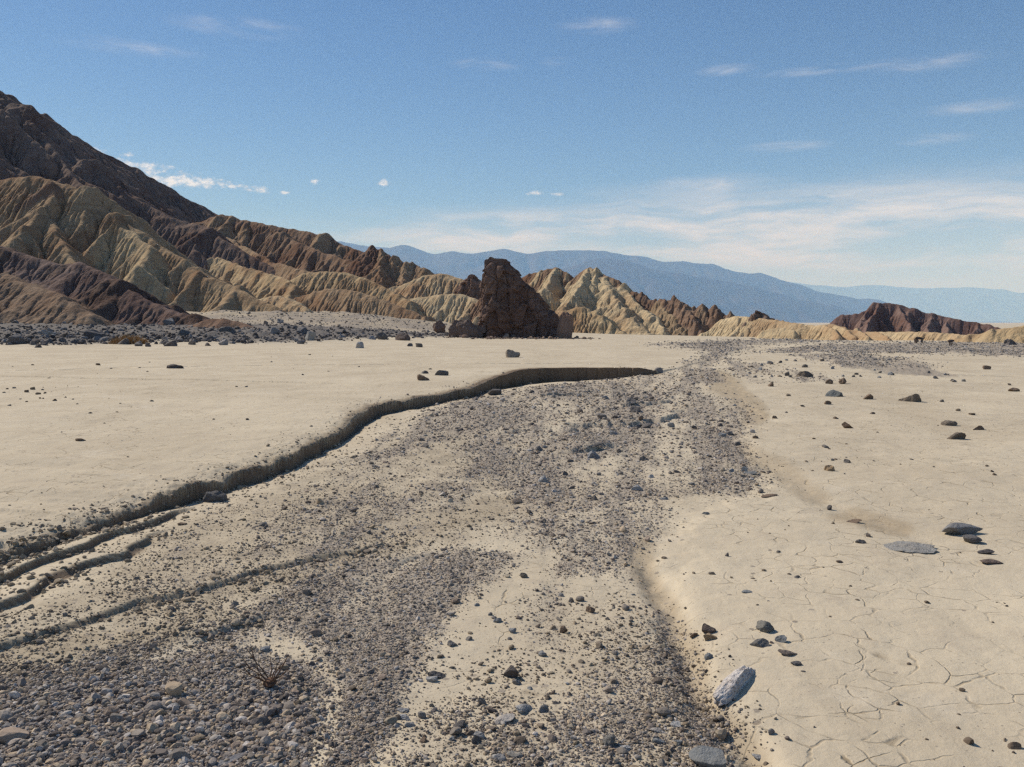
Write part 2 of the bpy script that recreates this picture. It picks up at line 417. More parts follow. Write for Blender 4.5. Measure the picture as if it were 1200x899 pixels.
# ------------------------------------------------------------------ materials
def ground_material():
    m, nt, b = new_mat('desert silt and gravel', .95, .08); N = NT(nt)
    P = pos_of(N)
    tint = N.n('ShaderNodeAttribute', attribute_name='tint')
    sep = N.n('ShaderNodeSeparateColor'); N.l(tint.outputs['Color'], sep.inputs[0])
    grav, grit, damp = sep.outputs[0], sep.outputs[1], sep.outputs[2]  # third channel: damp soil, plus the painted shade of bank and ledges
    berm = tint.outputs['Alpha']
    n1 = N.noise(P, .35, 5, .6); n2 = N.noise(P, 3.0, 6, .65); n3 = N.noise(P, 28, 5, .7); n4 = N.noise(P, 140, 3, .7)
    sand = N.mix(N.mr(n1, .3, .7), (.565, .487, .362), (.48, .408, .30))
    sand = N.mix(N.math('MULTIPLY', N.mr(n2, .52, .75), .45), sand, (.42, .345, .26))
    sand = N.mix(N.math('MULTIPLY', N.mr(n3, .5, .8), .35), sand, (.38, .31, .23))
    fl = N.noise(N.mapping(P, (1.6, .32, 1), (0, 0, .25)), 1.0, 6, .65)
    sand = N.mix(N.math('MULTIPLY', N.mr(fl, .50, .72), .5), sand, (.41, .345, .25))
    sand = N.mix(N.math('MULTIPLY', N.mr(N.noise(P, .9, 5, .7), .56, .7), .4), sand, (.60, .53, .42))
    # sparse specks of grit everywhere on the silt
    cell = N.n('ShaderNodeTexVoronoi'); cell.inputs['Scale'].default_value = 70; N.l(P, cell.inputs['Vector'])
    sc = N.n('ShaderNodeSeparateColor'); N.l(cell.outputs['Color'], sc.inputs[0])
    dot = N.math('LESS_THAN', cell.outputs['Distance'], .32)
    pres = N.math('GREATER_THAN', sc.outputs[0], N.math('SUBTRACT', .965, N.math('MULTIPLY', N.math('ADD', grit, N.math('MULTIPLY', grav, .4)), .55)))
    dotm = N.math('MULTIPLY', dot, pres)
    cell2 = N.n('ShaderNodeTexVoronoi'); cell2.inputs['Scale'].default_value = 22; N.l(P, cell2.inputs['Vector'])
    sc2 = N.n('ShaderNodeSeparateColor'); N.l(cell2.outputs['Color'], sc2.inputs[0])
    dot2 = N.math('MULTIPLY', N.math('LESS_THAN', cell2.outputs['Distance'], .36), N.math('GREATER_THAN', sc2.outputs[1], N.math('SUBTRACT', .985, N.math('MULTIPLY', grit, .4))))
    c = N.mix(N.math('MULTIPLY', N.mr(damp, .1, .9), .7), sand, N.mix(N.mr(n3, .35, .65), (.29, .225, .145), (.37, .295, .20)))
    c = N.mix(N.math('MULTIPLY', N.mr(damp, .85, 1.25), .9), c, N.mix(N.mr(n3, .35, .65), (.115, .082, .06), (.17, .122, .086)))  # dark stage: shade painted onto the bank and ledge faces
    gritc = N.mix(N.mr(n3, .35, .7), (.40, .335, .24), (.22, .18, .128))
    c = N.mix(N.mr(N.math('MULTIPLY', grit, N.mr(n2, .3, .7, .4, 1.4)), .0, 1.0, 0, .8), c, gritc)
    # gravel matrix
    cell3 = N.n('ShaderNodeTexVoronoi'); cell3.inputs['Scale'].default_value = 34; N.l(P, cell3.inputs['Vector'])
    sc3 = N.n('ShaderNodeSeparateColor'); N.l(cell3.outputs['Color'], sc3.inputs[0])
    gc = N.mix(sc3.outputs[0], (.20, .17, .14), (.34, .295, .25))
    gc = N.mix(N.math('MULTIPLY', N.math('GREATER_THAN', sc3.outputs[1], .82), .7), gc, (.34, .29, .22))
    gm = N.math('ADD', grav, N.math('MULTIPLY', N.math('SUBTRACT', n2, .5), 1.0))
    gmask = N.math('MULTIPLY', N.mr(gm, .22, .9), .85)
    c = N.mix(gmask, c, gc)
    bc = N.mix(sc2.outputs[0], (.085, .075, .072), (.18, .165, .155))
    c = N.mix(N.math('MULTIPLY', N.mr(berm, .25, .7), .9), c, bc)
    c = N.mix(N.math('MULTIPLY', dotm, .7), c, N.mix(sc.outputs[2], (.12, .10, .085), (.33, .28, .23)))
    c = N.mix(N.math('MULTIPLY', dot2, .7), c, N.mix(sc2.outputs[2], (.13, .11, .10), (.30, .26, .22)))
    # drying cracks in the silt
    wv = N.n('ShaderNodeTexNoise'); wv.inputs['Scale'].default_value = 2.2; wv.inputs['Detail'].default_value = 4; N.l(P, wv.inputs['Vector'])
    va = N.n('ShaderNodeVectorMath', operation='MULTIPLY_ADD'); N.l(wv.outputs['Color'], va.inputs[0]); va.inputs[1].default_value = (.35, .35, 0); N.l(P, va.inputs[2])
    flat = N.n('ShaderNodeVectorMath', operation='MULTIPLY'); N.l(va.outputs[0], flat.inputs[0]); flat.inputs[1].default_value = (1, 1, 0)
    e1 = N.vor(flat.outputs[0], 3.1, 'DISTANCE_TO_EDGE'); e2 = N.vor(flat.outputs[0], 4.6, 'DISTANCE_TO_EDGE')
    big = N.math('MULTIPLY', N.mr(N.noise(P, 1.1, 4, .6), .52, .62), N.mr(N.noise(P, .33, 2), .40, .55))
    w1 = N.mr(e1, .004, .017, 1, 0); w2 = N.mr(e2, .005, .036, 1, 0)
    fine = N.math('MULTIPLY', N.mr(N.noise(P, 1.3, 4, .65), .36, .66), N.mr(N.noise(P, 7, 3, .6), .34, .6))
    clean = N.math('SUBTRACT', 1.0, N.math('MAXIMUM', N.mr(grav, .05, .3), N.math('MAXIMUM', N.mr(grit, .2, .5), berm)), clamp=True)
    crack = N.math('MULTIPLY', N.math('MAXIMUM', N.math('MULTIPLY', N.math('MULTIPLY', w1, big), N.mr(N.noise(P, 5, 2), .42, .56)), N.math('MULTIPLY', N.math('MULTIPLY', w2, fine), .85)), clean)
    c = N.mix(N.math('MULTIPLY', crack, .72), c, (.20, .15, .09))
    N.l(c, b.inputs['Base Color'])
    nrm = N.bump(n2, .02, .6)
    nrm = N.bump(N.math('MULTIPLY_ADD', n4, .4, n3), .006, .6, nrm)
    hh = N.math('SUBTRACT', N.math('MULTIPLY', N.math('ADD', dotm, dot2), .8), N.math('MULTIPLY', crack, 1.3))
    nrm = N.bump(hh, .006, .8, nrm)
    hg = N.math('MULTIPLY', N.math('SUBTRACT', 1, cell3.outputs['Distance']), N.math('MAXIMUM', gmask, berm))
    nrm = N.bump(hg, .012, .8, nrm)
    N.l(nrm, b.inputs['Normal'])
    return m

def stone_material(name, attr=False, rough=.85, speck=0.0):
    m, nt, b = new_mat(name, rough, .2); N = NT(nt)
    tc = N.n('ShaderNodeTexCoord').outputs['Object']
    if attr:
        base = N.n('ShaderNodeAttribute', attribute_name='tint').outputs['Color']; tc = pos_of(N); s = 60
    else:
        base = N.n('ShaderNodeObjectInfo').outputs['Color']; tc = pos_of(N); s = 40
    n1 = N.noise(tc, s * .35, 4, .6); n2 = N.noise(tc, s * 1.6, 5, .7)
    c = N.mix(N.mr(n1, .35, .7), base, N.mix(.5, base, N.mix(1.0, base, (.72, .66, .6), 'MULTIPLY')))
    c = N.mix(N.math('MULTIPLY', N.mr(n2, .52, .78), .45), c, N.mix(.35, base, (.36, .31, .26)))
    if speck:
        v = N.vor(tc, 55, 'F1'); c = N.mix(N.math('MULTIPLY', N.mr(v, .1, .4, 1, 0), speck), c, (.15, .13, .125))
        c = N.mix(N.math('MULTIPLY', N.mr(N.noise(tc, 22, 4, .7), .42, .58), .85), c, (.64, .59, .55))
    N.l(c, b.inputs['Base Color'])
    N.l(N.bump(N.math('MULTIPLY_ADD', n2, .5, n1), .03 if not attr else .006, .9), b.inputs['Normal'])
    return m

def hill_material(name, scale=1.0, bump=.5, rough=.95, beds=0.0, patch=.6):
    """clay and rock slopes: the tint is the mapped colour of the beds; scale is detail per metre"""
    m, nt, b = new_mat(name, rough, .06); N = NT(nt)
    P = pos_of(N)
    base = N.n('ShaderNodeAttribute', attribute_name='tint').outputs['Color']
    n1 = N.noise(P, .06 * scale, 6, .68); n2 = N.noise(P, .5 * scale, 6, .7); n3 = N.noise(P, 2.4 * scale, 5, .7)
    c = N.mix(N.math('MULTIPLY', N.mr(n1, .40, .70), patch), base, N.mix(1.0, base, (.60, .45, .40), 'MULTIPLY'))
    c = N.mix(N.math('MULTIPLY', N.mr(n2, .5, .72), .5), c, N.mix(1.0, c, (.68, .60, .56), 'MULTIPLY'))
    c = N.mix(N.math('MULTIPLY', N.mr(n3, .45, .75), .4), c, N.mix(1.0, c, (1.28, 1.22, 1.12), 'MULTIPLY'))
    if beds:
        st = N.noise(N.mapping(P, (.10 * scale, .10 * scale, 1.3 * scale), (.25, .30, 0)), 1.0, 5, .7)
        c = N.mix(N.math('MULTIPLY', N.mr(st, .48, .62), beds), c, N.mix(1.0, base, (.55, .46, .42), 'MULTIPLY'))
    N.l(c, b.inputs['Base Color'])
    nr = N.bump(n2, 1.1 / scale, bump); nr = N.bump(n3, .22 / scale, bump, nr)
    N.l(nr, b.inputs['Normal'])
    return m

M_ground = ground_material()
M_stone = stone_material('wash stone')
M_pale = stone_material('speckled conglomerate', speck=.75)
M_grav = stone_material('loose gravel', attr=True)
M_hill = hill_material('badland clay', 1.0, .5, beds=.36, patch=.95)
M_rock = hill_material('dark crag rock', 3.0, .3, beds=.45, patch=.5)
M_range = hill_material('far range rock', .02, .6, patch=.5)

# ------------------------------------------------------------------ ground sheet
GL = {}
def HG(X, Y):
    """height of the built sheet"""
    X = np.asarray(X, float); Y = np.asarray(Y, float)
    r = np.hypot(X, Y); a = np.arctan2(X, Y); R, A, Z = GL['R'], GL['A'], GL['Z']
    fi = np.clip(np.interp(r, R, np.arange(len(R))), 0, len(R) - 1.001); fj = np.clip(np.interp(a, A, np.arange(len(A))), 0, len(A) - 1.001)
    i = fi.astype(int); j = fj.astype(int); fi = fi - i; fj = fj - j
    return (Z[i, j] * (1 - fj) + Z[i, j + 1] * fj) * (1 - fi) + (Z[i + 1, j] * (1 - fj) + Z[i + 1, j + 1] * fj) * fi

def on_ground(x, y):
    X, Y = at_z(x, y, 0.0); z = 0.0
    for _ in range(12):
        z = .5 * z + .5 * float(HG(X, Y)); X, Y = at_z(x, y, z)
    return float(X), float(Y), float(HG(X, Y))

def build_ground():
    a_in = np.radians(np.arange(-42, 42.01, .07))
    a_l = np.radians(np.arange(-180, -42, 1.5)); a_r = np.radians(np.arange(43.5, 179, 1.5))
    A = np.concatenate([a_l, a_in, a_r])
    R = np.concatenate([np.linspace(.3, 2.15, 16), 2.2 * np.exp(np.arange(0, math.log(18 / 2.2), .0042)), 18.05 * np.exp(np.arange(0, math.log(29 / 18.), .002)), 29.05 * np.exp(np.arange(0, math.log(40 / 29.), .0042)), 40.2 * np.exp(np.arange(0, math.log(10), .0085)),
                        np.geomspace(410, 62000, 60)])
    RR, AA = np.meshgrid(R, A, indexing='ij')
    X = (RR * np.sin(AA)).ravel(); Y = (RR * np.cos(AA)).ravel()
    Z = H(X, Y); R0 = np.hypot(X, Y)
    sj, s_, hb, par, wgt, step = bank_field(X, Y)
    bank_shade = np.exp(-((sj + wgt * .5) / (.05 + wgt + np.clip(R0 - 10, 0, 20) * .02)) ** 2) * sstep(.04, .12, hb) * 1.6    # shade of the cut face, painted in as a dark tint
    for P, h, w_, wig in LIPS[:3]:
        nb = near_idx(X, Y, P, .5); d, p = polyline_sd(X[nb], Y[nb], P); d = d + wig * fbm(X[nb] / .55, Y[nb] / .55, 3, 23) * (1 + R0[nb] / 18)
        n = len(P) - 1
        bank_shade[nb] = np.maximum(bank_shade[nb], 1.3 * np.exp(-((d + w_ * .5) / (w_ * 1.3)) ** 2) * sstep(0, .9, p) * sstep(n, n - 1., p))  # shadow lines of the slump ledges painted in likewise
    col = np.stack([zg(X, Y) * (1 - np.clip(bank_shade, 0, 1)), zt(X, Y), np.maximum(np.maximum(zone(DAMP, X, Y) * (Y < 60), bank_shade), .6 * sstep(96, 120, Y) * sstep(10, -15, X) * (1 - sstep(300, 500, Y))), zb(X, Y)], -1)  # third value mixes damp soil, fan tone and painted bank shade
    V = np.stack([X, Y, Z], -1)
    nr, nc = RR.shape
    GL['R'] = R; GL['A'] = A; GL['Z'] = Z.reshape(nr, nc)
    f = grid_faces(nr, nc, True)
    q = V[f[nc * 30 + nc // 2]]; nz = np.cross(q[1] - q[0], q[2] - q[0])[2]
    if nz < 0: f = f[:, ::-1]
    V = np.vstack([V, [[0, 0, float(Z[:nc].mean())]]])
    col = np.vstack([col, [[0, 0, 0, 0]]])
    cap = np.array([[i, (i + 1) % nc, len(V) - 1, len(V) - 1] for i in range(nc)])
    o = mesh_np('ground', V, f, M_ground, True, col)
    e1 = V[f[:, 2]] - V[f[:, 0]]; e2 = V[f[:, 3]] - V[f[:, 1]]; fn = np.cross(e1, e2)
    steep = np.abs(fn[:, 2]) < .62 * np.linalg.norm(fn, axis=1)          # broken faces of the cut bank stay sharp
    o.data.polygons.foreach_set('use_smooth', ~steep)
    o.cycles.shadow_terminator_geometry_offset = 0.0; o.cycles.shadow_terminator_offset = 0.0
    tag(o, 'pale dry wash floor of silt and gravel between the hills', 'ground', kind='structure')
    return o
build_ground()

# ------------------------------------------------------------------ hills from ridge networks
def ridge_px(pts):
    return np.array([[float(v) for v in at_d(x, y, d)] for x, y, d in pts])

def resample(P, ds):
    L = np.concatenate([[0], np.cumsum(np.hypot(np.diff(P[:, 0]), np.diff(P[:, 1])) + .3 * np.abs(np.diff(P[:, 2])))])
    n = max(2, int(L[-1] / ds) + 1)
    t = np.linspace(0, L[-1], n)
    return np.stack([np.interp(t, L, P[:, k]) for k in range(3)], -1)

def spurs(P, spacing, m, r, base, sides=(1, -1), frac=(.6, 1.0), bend=.5, down=.35, nseg=6, conc=1.25):
    out = []
    Q = resample(P, spacing)
    for i in range(len(Q)):
        for s in sides:
            if r.random() < .22: continue
            a = Q[max(i - 1, 0)]; b = Q[min(i + 1, len(Q) - 1)]
            tx, ty, tz = b - a; n = math.hypot(tx, ty) + 1e-9; tx /= n; ty /= n
            dn = down * (-1 if tz > 0 else 1)
            ang = math.atan2(s * tx + dn * ty, -s * ty + dn * tx) + r.normal(0, .22)
            k = r.uniform(-.5, .5)
            p0 = Q[i].copy(); p0[:2] += np.array([tx, ty]) * r.uniform(-.5, .5) * spacing
            hgt = p0[2] - base
            if hgt < .3: continue
            drop = hgt * r.uniform(*frac); L = drop / m
            pts = [p0]
            for j in range(1, nseg + 1):
                t = j / nseg
                aa = ang + bend * k * t + r.normal(0, .08)
                stp = L / nseg
                q = pts[-1].copy(); q[0] += math.cos(aa) * stp; q[1] += math.sin(aa) * stp
                q[2] = p0[2] - drop * (1 - (1 - t) ** conc)
                pts.append(q)
            out.append(np.array(pts))
    return out

def erode(Z, cell, base, n, K, diff=.026):
    ny, nx = Z.shape; N = ny * nx
    gi, gj = np.meshgrid(np.arange(nx) * cell, np.arange(ny) * cell)
    K = K * np.clip(1 + 1.7 * fbm(gi / (cell * 38), gj / (cell * 38), 3, 77), .15, 2.4)
    idx = np.arange(N).reshape(ny, nx)
    offs = [(-1, -1), (-1, 0), (-1, 1), (0, -1), (0, 1), (1, -1), (1, 0), (1, 1)]
    for it in range(n):
        Zp = np.pad(Z, 1, constant_values=1e9); Ip = np.pad(idx, 1, mode='edge')
        best = np.zeros_like(Z); rc = idx.copy(); dz = np.zeros_like(Z)
        for dy, dx in offs:
            zz = Zp[1 + dy:1 + dy + ny, 1 + dx:1 + dx + nx]; dd = cell * math.hypot(dy, dx)
            sl = (Z - zz) / dd; m = sl > best
            best = np.where(m, sl, best); rc = np.where(m, Ip[1 + dy:1 + dy + ny, 1 + dx:1 + dx + nx], rc); dz = np.where(m, Z - zz, dz)
        A = np.ones(N); p = rc.ravel().copy(); p[p == idx.ravel()] = -1
        for _ in range(9):
            w = np.where(p < 0, 0.0, A); A = A + np.bincount(np.maximum(p, 0), w, N)
            p = np.where(p >= 0, p[np.maximum(p, 0)], -1)
        A = np.minimum(A.reshape(ny, nx), 4000)
        Z = Z - np.minimum(K * np.sqrt(A) * best * cell, .45 * dz) * (Z > base + .05)
        Zp = np.pad(Z, 1, mode='edge')
        Z = Z + diff * (Zp[:-2, 1:-1] + Zp[2:, 1:-1] + Zp[1:-1, :-2] + Zp[1:-1, 2:] - 4 * Z)
    return Z

def build_hill(name, ridges, mat, cell, base=-1.5, seed=1, warp=.8, wl=6.0, rough=.25, margin=None, label=None, blur=1, rills=.0, rl=1.6, rock=0.0, kind='structure', cat='hill', zclip=None, ero=(16, .02), mixc=10, fine=0):
    """ridges: dicts(P, k lateral slope, r crest rounding, col, spur=(spacing, m) or None, sub=(spacing, m) or None, sides)"""
    r = np.random.default_rng(seed)
    segs = []
    allc = []
    def add(P, k, rr, col, amp=1.0):
        ci = len(allc); allc.append(col)
        for i in range(len(P) - 1): segs.append((*P[i], *P[i + 1], k, rr, ci))
    for R in ridges:
        P = R['P']; k = R.get('k', .8); rr = R.get('r', .6); col = R['col']; b0 = R.get('base', base)
        add(P, k, rr, col)
        if R.get('spur'):
            sp_, m_ = R['spur']
            S = spurs(P, sp_, m_, r, b0, R.get('sides', (1, -1)), down=R.get('down', .35), frac=R.get('frac', (.65, 1.0)))
            for q in S:
                add(q, k * 1.1, rr * .7, R.get('scol', col))
                if R.get('sub'):
                    s2, m2 = R['sub']
                    for q2 in spurs(q, s2, m2, r, b0, frac=(.25, .6), nseg=3):
                        add(q2, k * 1.25, rr * .4, R.get('scol', col))
    A = np.array([s[:6] for s in segs])
    mg = margin if margin is not None else 4.0
    x0, x1 = min(A[:, 0].min(), A[:, 3].min()) - mg, max(A[:, 0].max(), A[:, 3].max()) + mg
    y0, y1 = min(A[:, 1].min(), A[:, 4].min()) - mg, max(A[:, 1].max(), A[:, 4].max()) + mg
    nx, ny = int((x1 - x0) / cell) + 1, int((y1 - y0) / cell) + 1
    gx = np.linspace(x0, x1, nx); gy = np.linspace(y0, y1, ny)
    X, Y = np.meshgrid(gx, gy)
    Xw = X + warp * fbm(X / wl, Y / wl, 4, seed + 100); Yw = Y + warp * fbm(X / wl + 31, Y / wl, 4, seed + 200)
    Z = np.full(X.shape, float(base)); C = np.zeros(X.shape, int); Dm = np.zeros(X.shape)
    for (ax, ay, az, bx, by, bz, k, rr, ci) in segs:
        reach = (max(az, bz) - base) / k + rr * 2 + warp * 1.5 + cell
        i0 = np.searchsorted(gx, min(ax, bx) - reach); i1 = np.searchsorted(gx, max(ax, bx) + reach)
        j0 = np.searchsorted(gy, min(ay, by) - reach); j1 = np.searchsorted(gy, max(ay, by) + reach)
        if i1 <= i0 or j1 <= j0: continue
        xx = Xw[j0:j1, i0:i1]; yy = Yw[j0:j1, i0:i1]
        dx, dy = bx - ax, by - ay
        t = np.clip(((xx - ax) * dx + (yy - ay) * dy) / (dx * dx + dy * dy + 1e-9), 0, 1)
        d = np.hypot(xx - ax - t * dx, yy - ay - t * dy)
        h = az + t * (bz - az) - k * (np.sqrt(d * d + rr * rr) - rr)
        zs = Z[j0:j1, i0:i1]; m = h > zs
        zs[m] = h[m]; C[j0:j1, i0:i1][m] = ci; Dm[j0:j1, i0:i1][m] = d[m]
    for _ in range(blur):
        Zp = np.pad(Z, 1, mode='edge')
        Z = (Zp[1:-1, 1:-1] * 4 + Zp[:-2, 1:-1] + Zp[2:, 1:-1] + Zp[1:-1, :-2] + Zp[1:-1, 2:]) / 8
    amp = np.clip((Z - base) / (6 * rough + 1e-6), 0, 1)
    Z = Z + amp * rough * fbm(X / (wl * .5), Y / (wl * .5), 5, seed + 300)
    if rills:  # small gullies running down the slope
        gyy, gxx = np.gradient(Z, gy, gx)
        Z = Z - amp * rills * np.abs(fbm(X / rl, Y / rl, 4, seed + 400, .6)) * np.clip(np.hypot(gxx, gyy) * 1.4, 0, 1)
    if rock:
        q = np.stack([X / (wl * .4) + .3 * fbm(X / wl, Y / wl, 3, seed + 7), Y / (wl * .4), Z / (wl * .55)], -1).reshape(-1, 3)
        i1, e1 = cell3(q, seed + 3); i2, e2 = cell3(q * 2.3 + 5, seed + 4)
        Z = Z + amp * rock * ((i1 - .5) * 1.3 + (i2 - .5) * .7 - .5 * np.exp(-e1 / .08)).reshape(X.shape)
    if ero[0]: Z = erode(Z, cell, base, *ero)
    Z = Z + amp * rough * .22 * fbm(X / (wl * .12), Y / (wl * .12), 3, seed + 600)
    if fine:
        gx2 = np.linspace(x0, x1, 2 * nx - 1); gy2 = np.linspace(y0, y1, 2 * ny - 1)
        Z2 = np.empty((2 * ny - 1, nx)); Z2[::2] = Z; Z2[1::2] = .5 * (Z[1:] + Z[:-1])
        Z = np.empty((2 * ny - 1, 2 * nx - 1)); Z[:, ::2] = Z2; Z[:, 1::2] = .5 * (Z2[:, 1:] + Z2[:, :-1])
        C = np.repeat(np.repeat(C, 2, 0), 2, 1)[:2 * ny - 1, :2 * nx - 1]
        gx, gy, nx, ny, cell = gx2, gy2, 2 * nx - 1, 2 * ny - 1, cell / 2
        X, Y = np.meshgrid(gx, gy)
        am2 = np.clip((Z - base) / 2.0, 0, 1)
        Z = Z + am2 * cell * fine * (fbm(X / (cell * 9), Y / (cell * 9), 4, seed + 700, .6))
        Z = erode(Z, cell, base, 12, .03, .012)
    print(name, Z.shape)
    cols = np.array(allc, float)[C]
    # soften the meeting of differently coloured beds
    for _ in range(mixc):
        cpd = np.pad(cols, ((1, 1), (1, 1), (0, 0)), mode='edge')
        cols = (cpd[1:-1, 1:-1] * 2 + cpd[:-2, 1:-1] + cpd[2:, 1:-1] + cpd[1:-1, :-2] + cpd[1:-1, 2:]) / 6
    V = np.stack([X, Y, Z], -1).reshape(-1, 3)
    f = grid_faces(ny, nx)
    zz = V[f][:, :, 2].max(1)
    f = f[zz > (base + .02 if zclip is None else zclip)]
    used = np.unique(f); remap = np.full(len(V), -1); remap[used] = np.arange(len(used))
    o = mesh_np(name, V[used], remap[f], mat, True, cols.reshape(-1, 3)[used])
    tag(o, label, cat, kind=kind)
    return o

CREAM = (.51, .405, .255); STRAW = (.44, .335, .20); OLIVE = (.365, .265, .16); TAN = (.34, .245, .155)
BROWN = (.25, .168, .112); DARK = (.19, .137, .108); MAUVE = (.18, .13, .112); UMBER = (.20, .13, .092)

build_hill('mountain', [
    dict(P=ridge_px([(-520, -120, 360), (-300, -40, 345), (-140, 30, 330), (-60, 72, 322), (0, 113, 314), (30, 137, 310), (60, 160, 305), (100, 190, 300), (130, 212, 296), (160, 231, 292), (200, 253, 286), (240, 265, 280), (285, 292, 270), (330, 318, 262)]),
         k=.8, r=1.2, col=DARK, spur=(20, .46), sub=(9, .66), sides=(1, -1))],
    M_hill, .62, base=0, seed=21, warp=2.2, wl=14, rough=1.0, rills=1.0, rl=7.0, rock=.25, fine=1.6, label='tall dark brown mountain slope rising out of the left edge', cat='mountain')
build_hill('hill', [
    dict(P=ridge_px([(-420, 235, 215), (-260, 225, 208), (-120, 222, 202), (-50, 214, 197), (0, 209, 193), (45, 205, 190), (85, 217, 187), (112, 240, 184), (140, 253, 181), (165, 270, 178), (190, 288, 175), (232, 312, 168), (262, 333, 162)]),
         k=1.0, r=1.3, col=OLIVE, scol=OLIVE, spur=(13, .52), sub=(5, .75), base=2),
    dict(P=ridge_px([(60, 210, 188), (62, 250, 180), (58, 290, 172), (50, 325, 163)]), k=1.15, r=.6, col=BROWN, spur=(7, .7), base=3),
    dict(P=ridge_px([(112, 240, 184), (150, 268, 176), (178, 287, 170), (165, 312, 162), (140, 335, 155), (125, 350, 150)]), k=1.1, r=.6, col=STRAW, spur=(7, .7), base=3),
    dict(P=ridge_px([(190, 288, 175), (225, 315, 166), (265, 330, 160), (300, 345, 155), (330, 360, 150)]), k=1.1, r=.6, col=OLIVE, spur=(7, .7), base=3),
    dict(P=ridge_px([(5, 211, 192), (-5, 250, 184), (-5, 290, 176), (0, 320, 166)]), k=1.15, r=.6, col=UMBER, spur=(7, .7), base=3)],
    M_hill, .42, base=1.0, seed=31, warp=1.3, wl=8, rough=.5, rills=.9, rl=4.0, fine=1.6, label='olive and brown gullied hill below the dark mountain')
build_hill('low_hill', [
    dict(P=ridge_px([(-420, 262, 132), (-250, 268, 128), (-100, 276, 124), (0, 287, 120), (40, 299, 117), (68, 309, 115), (98, 307, 113), (125, 320, 110), (150, 338, 107), (180, 353, 104), (205, 364, 101), (235, 371, 98), (262, 376, 96)]),
         k=.75, r=.7, col=MAUVE, scol=(.14, .10, .08), spur=(8, .5), sub=(3, .65), base=.8),
    dict(P=ridge_px([(0, 318, 113), (30, 330, 109), (70, 345, 104), (105, 365, 99)]), k=.6, r=.8, col=(.25, .18, .125), spur=(4, .5), base=.8),
    dict(P=ridge_px([(240, 372, 92), (265, 372, 91), (290, 378, 90)]), k=.6, r=.5, col=UMBER, base=.8)],
    M_hill, .3, base=.5, seed=41, warp=.9, wl=5, rough=.4, rills=.5, rl=2.4, rock=.2, fine=1.6, label='low dark mauve hill at the left behind the cobbles')
build_hill('range_hill', [
    dict(P=ridge_px([(150, 268, 325), (200, 266, 320), (235, 258, 316), (262, 250, 312), (290, 257, 308), (315, 263, 304), (345, 267, 300), (365, 271, 297), (385, 277, 294), (405, 287, 290), (425, 293, 286), (445, 306, 282), (470, 320, 276)]),
         k=1.0, r=.8, col=BROWN, scol=TAN, spur=(14, .5), sub=(6, .7), base=3),
    dict(P=ridge_px([(235, 260, 315), (280, 285, 290), (320, 305, 268), (365, 318, 250), (400, 332, 235), (430, 345, 222)]), k=1.0, r=.7, col=TAN, spur=(9, .6), sub=(4, .75), base=3),
    dict(P=ridge_px([(315, 264, 304), (350, 283, 285), (395, 300, 268), (430, 313, 255), (455, 322, 246)]), k=1.0, r=.7, col=BROWN, spur=(9, .6), sub=(4, .75), base=3),
    dict(P=ridge_px([(200, 275, 300), (240, 295, 275), (290, 312, 250), (325, 322, 232), (345, 332, 215), (332, 352, 198)]), k=1.0, r=.7, col=STRAW, spur=(8, .6), sub=(4, .75), base=3)],
    M_hill, .5, base=1.5, seed=51, warp=1.6, wl=9, rough=.7, rills=.8, rl=5.0, rock=.1, fine=1.6, label='long brown ridge with straw spurs left of the centre')
build_hill('pinnacle_hill', [
    dict(P=ridge_px([(415, 306, 262), (428, 293, 260), (436, 286, 259), (446, 292, 258), (458, 300, 256), (475, 306, 254), (492, 312, 252), (518, 324, 249), (545, 338, 246), (575, 352, 243)]),
         k=.95, r=.35, col=UMBER, scol=TAN, spur=(5, .55), sub=(3, .7), base=2)],
    M_hill, .38, base=1, seed=61, warp=1.0, wl=4, rough=.5, rills=.7, rl=3.0, rock=.6, ero=(5, .012), fine=1.6, label='pointed dark brown ridge sloping down to the right')
build_hill('clay_knoll', [
    dict(P=ridge_px([(325, 336, 226), (355, 320, 224), (385, 317, 221), (412, 320, 217), (440, 330, 212), (462, 342, 206), (480, 352, 200)]), k=1.0, r=1.2, col=STRAW, spur=(6.5, .68), sub=(3, .85), base=2),
    dict(P=ridge_px([(470, 334, 226), (495, 322, 224), (520, 320, 222), (545, 328, 218), (575, 336, 214), (600, 350, 208)]), k=1.0, r=1.2, col=CREAM, spur=(6, .68), sub=(3, .85), base=2),
    dict(P=ridge_px([(480, 350, 205), (510, 345, 202), (540, 343, 200), (565, 352, 196), (580, 360, 192)]), k=1.0, r=1.0, col=CREAM, spur=(5, .7), sub=(2.5, .85), base=2),
    dict(P=ridge_px([(355, 345, 195), (385, 337, 190), (412, 338, 186), (440, 346, 182), (465, 356, 178), (490, 367, 174)]), k=1.1, r=.6, col=TAN, spur=(6, .7), sub=(3, .85), base=2),
    dict(P=ridge_px([(300, 350, 178), (325, 345, 174), (345, 352, 170), (360, 360, 166)]), k=.8, r=.9, col=CREAM, spur=(4, .6), base=2)],
    M_hill, .34, base=1, seed=71, warp=.8, wl=4.5, rough=.3, rills=.8, rl=2.6, fine=1.6, label='rounded cream clay knolls left of the dark crag')
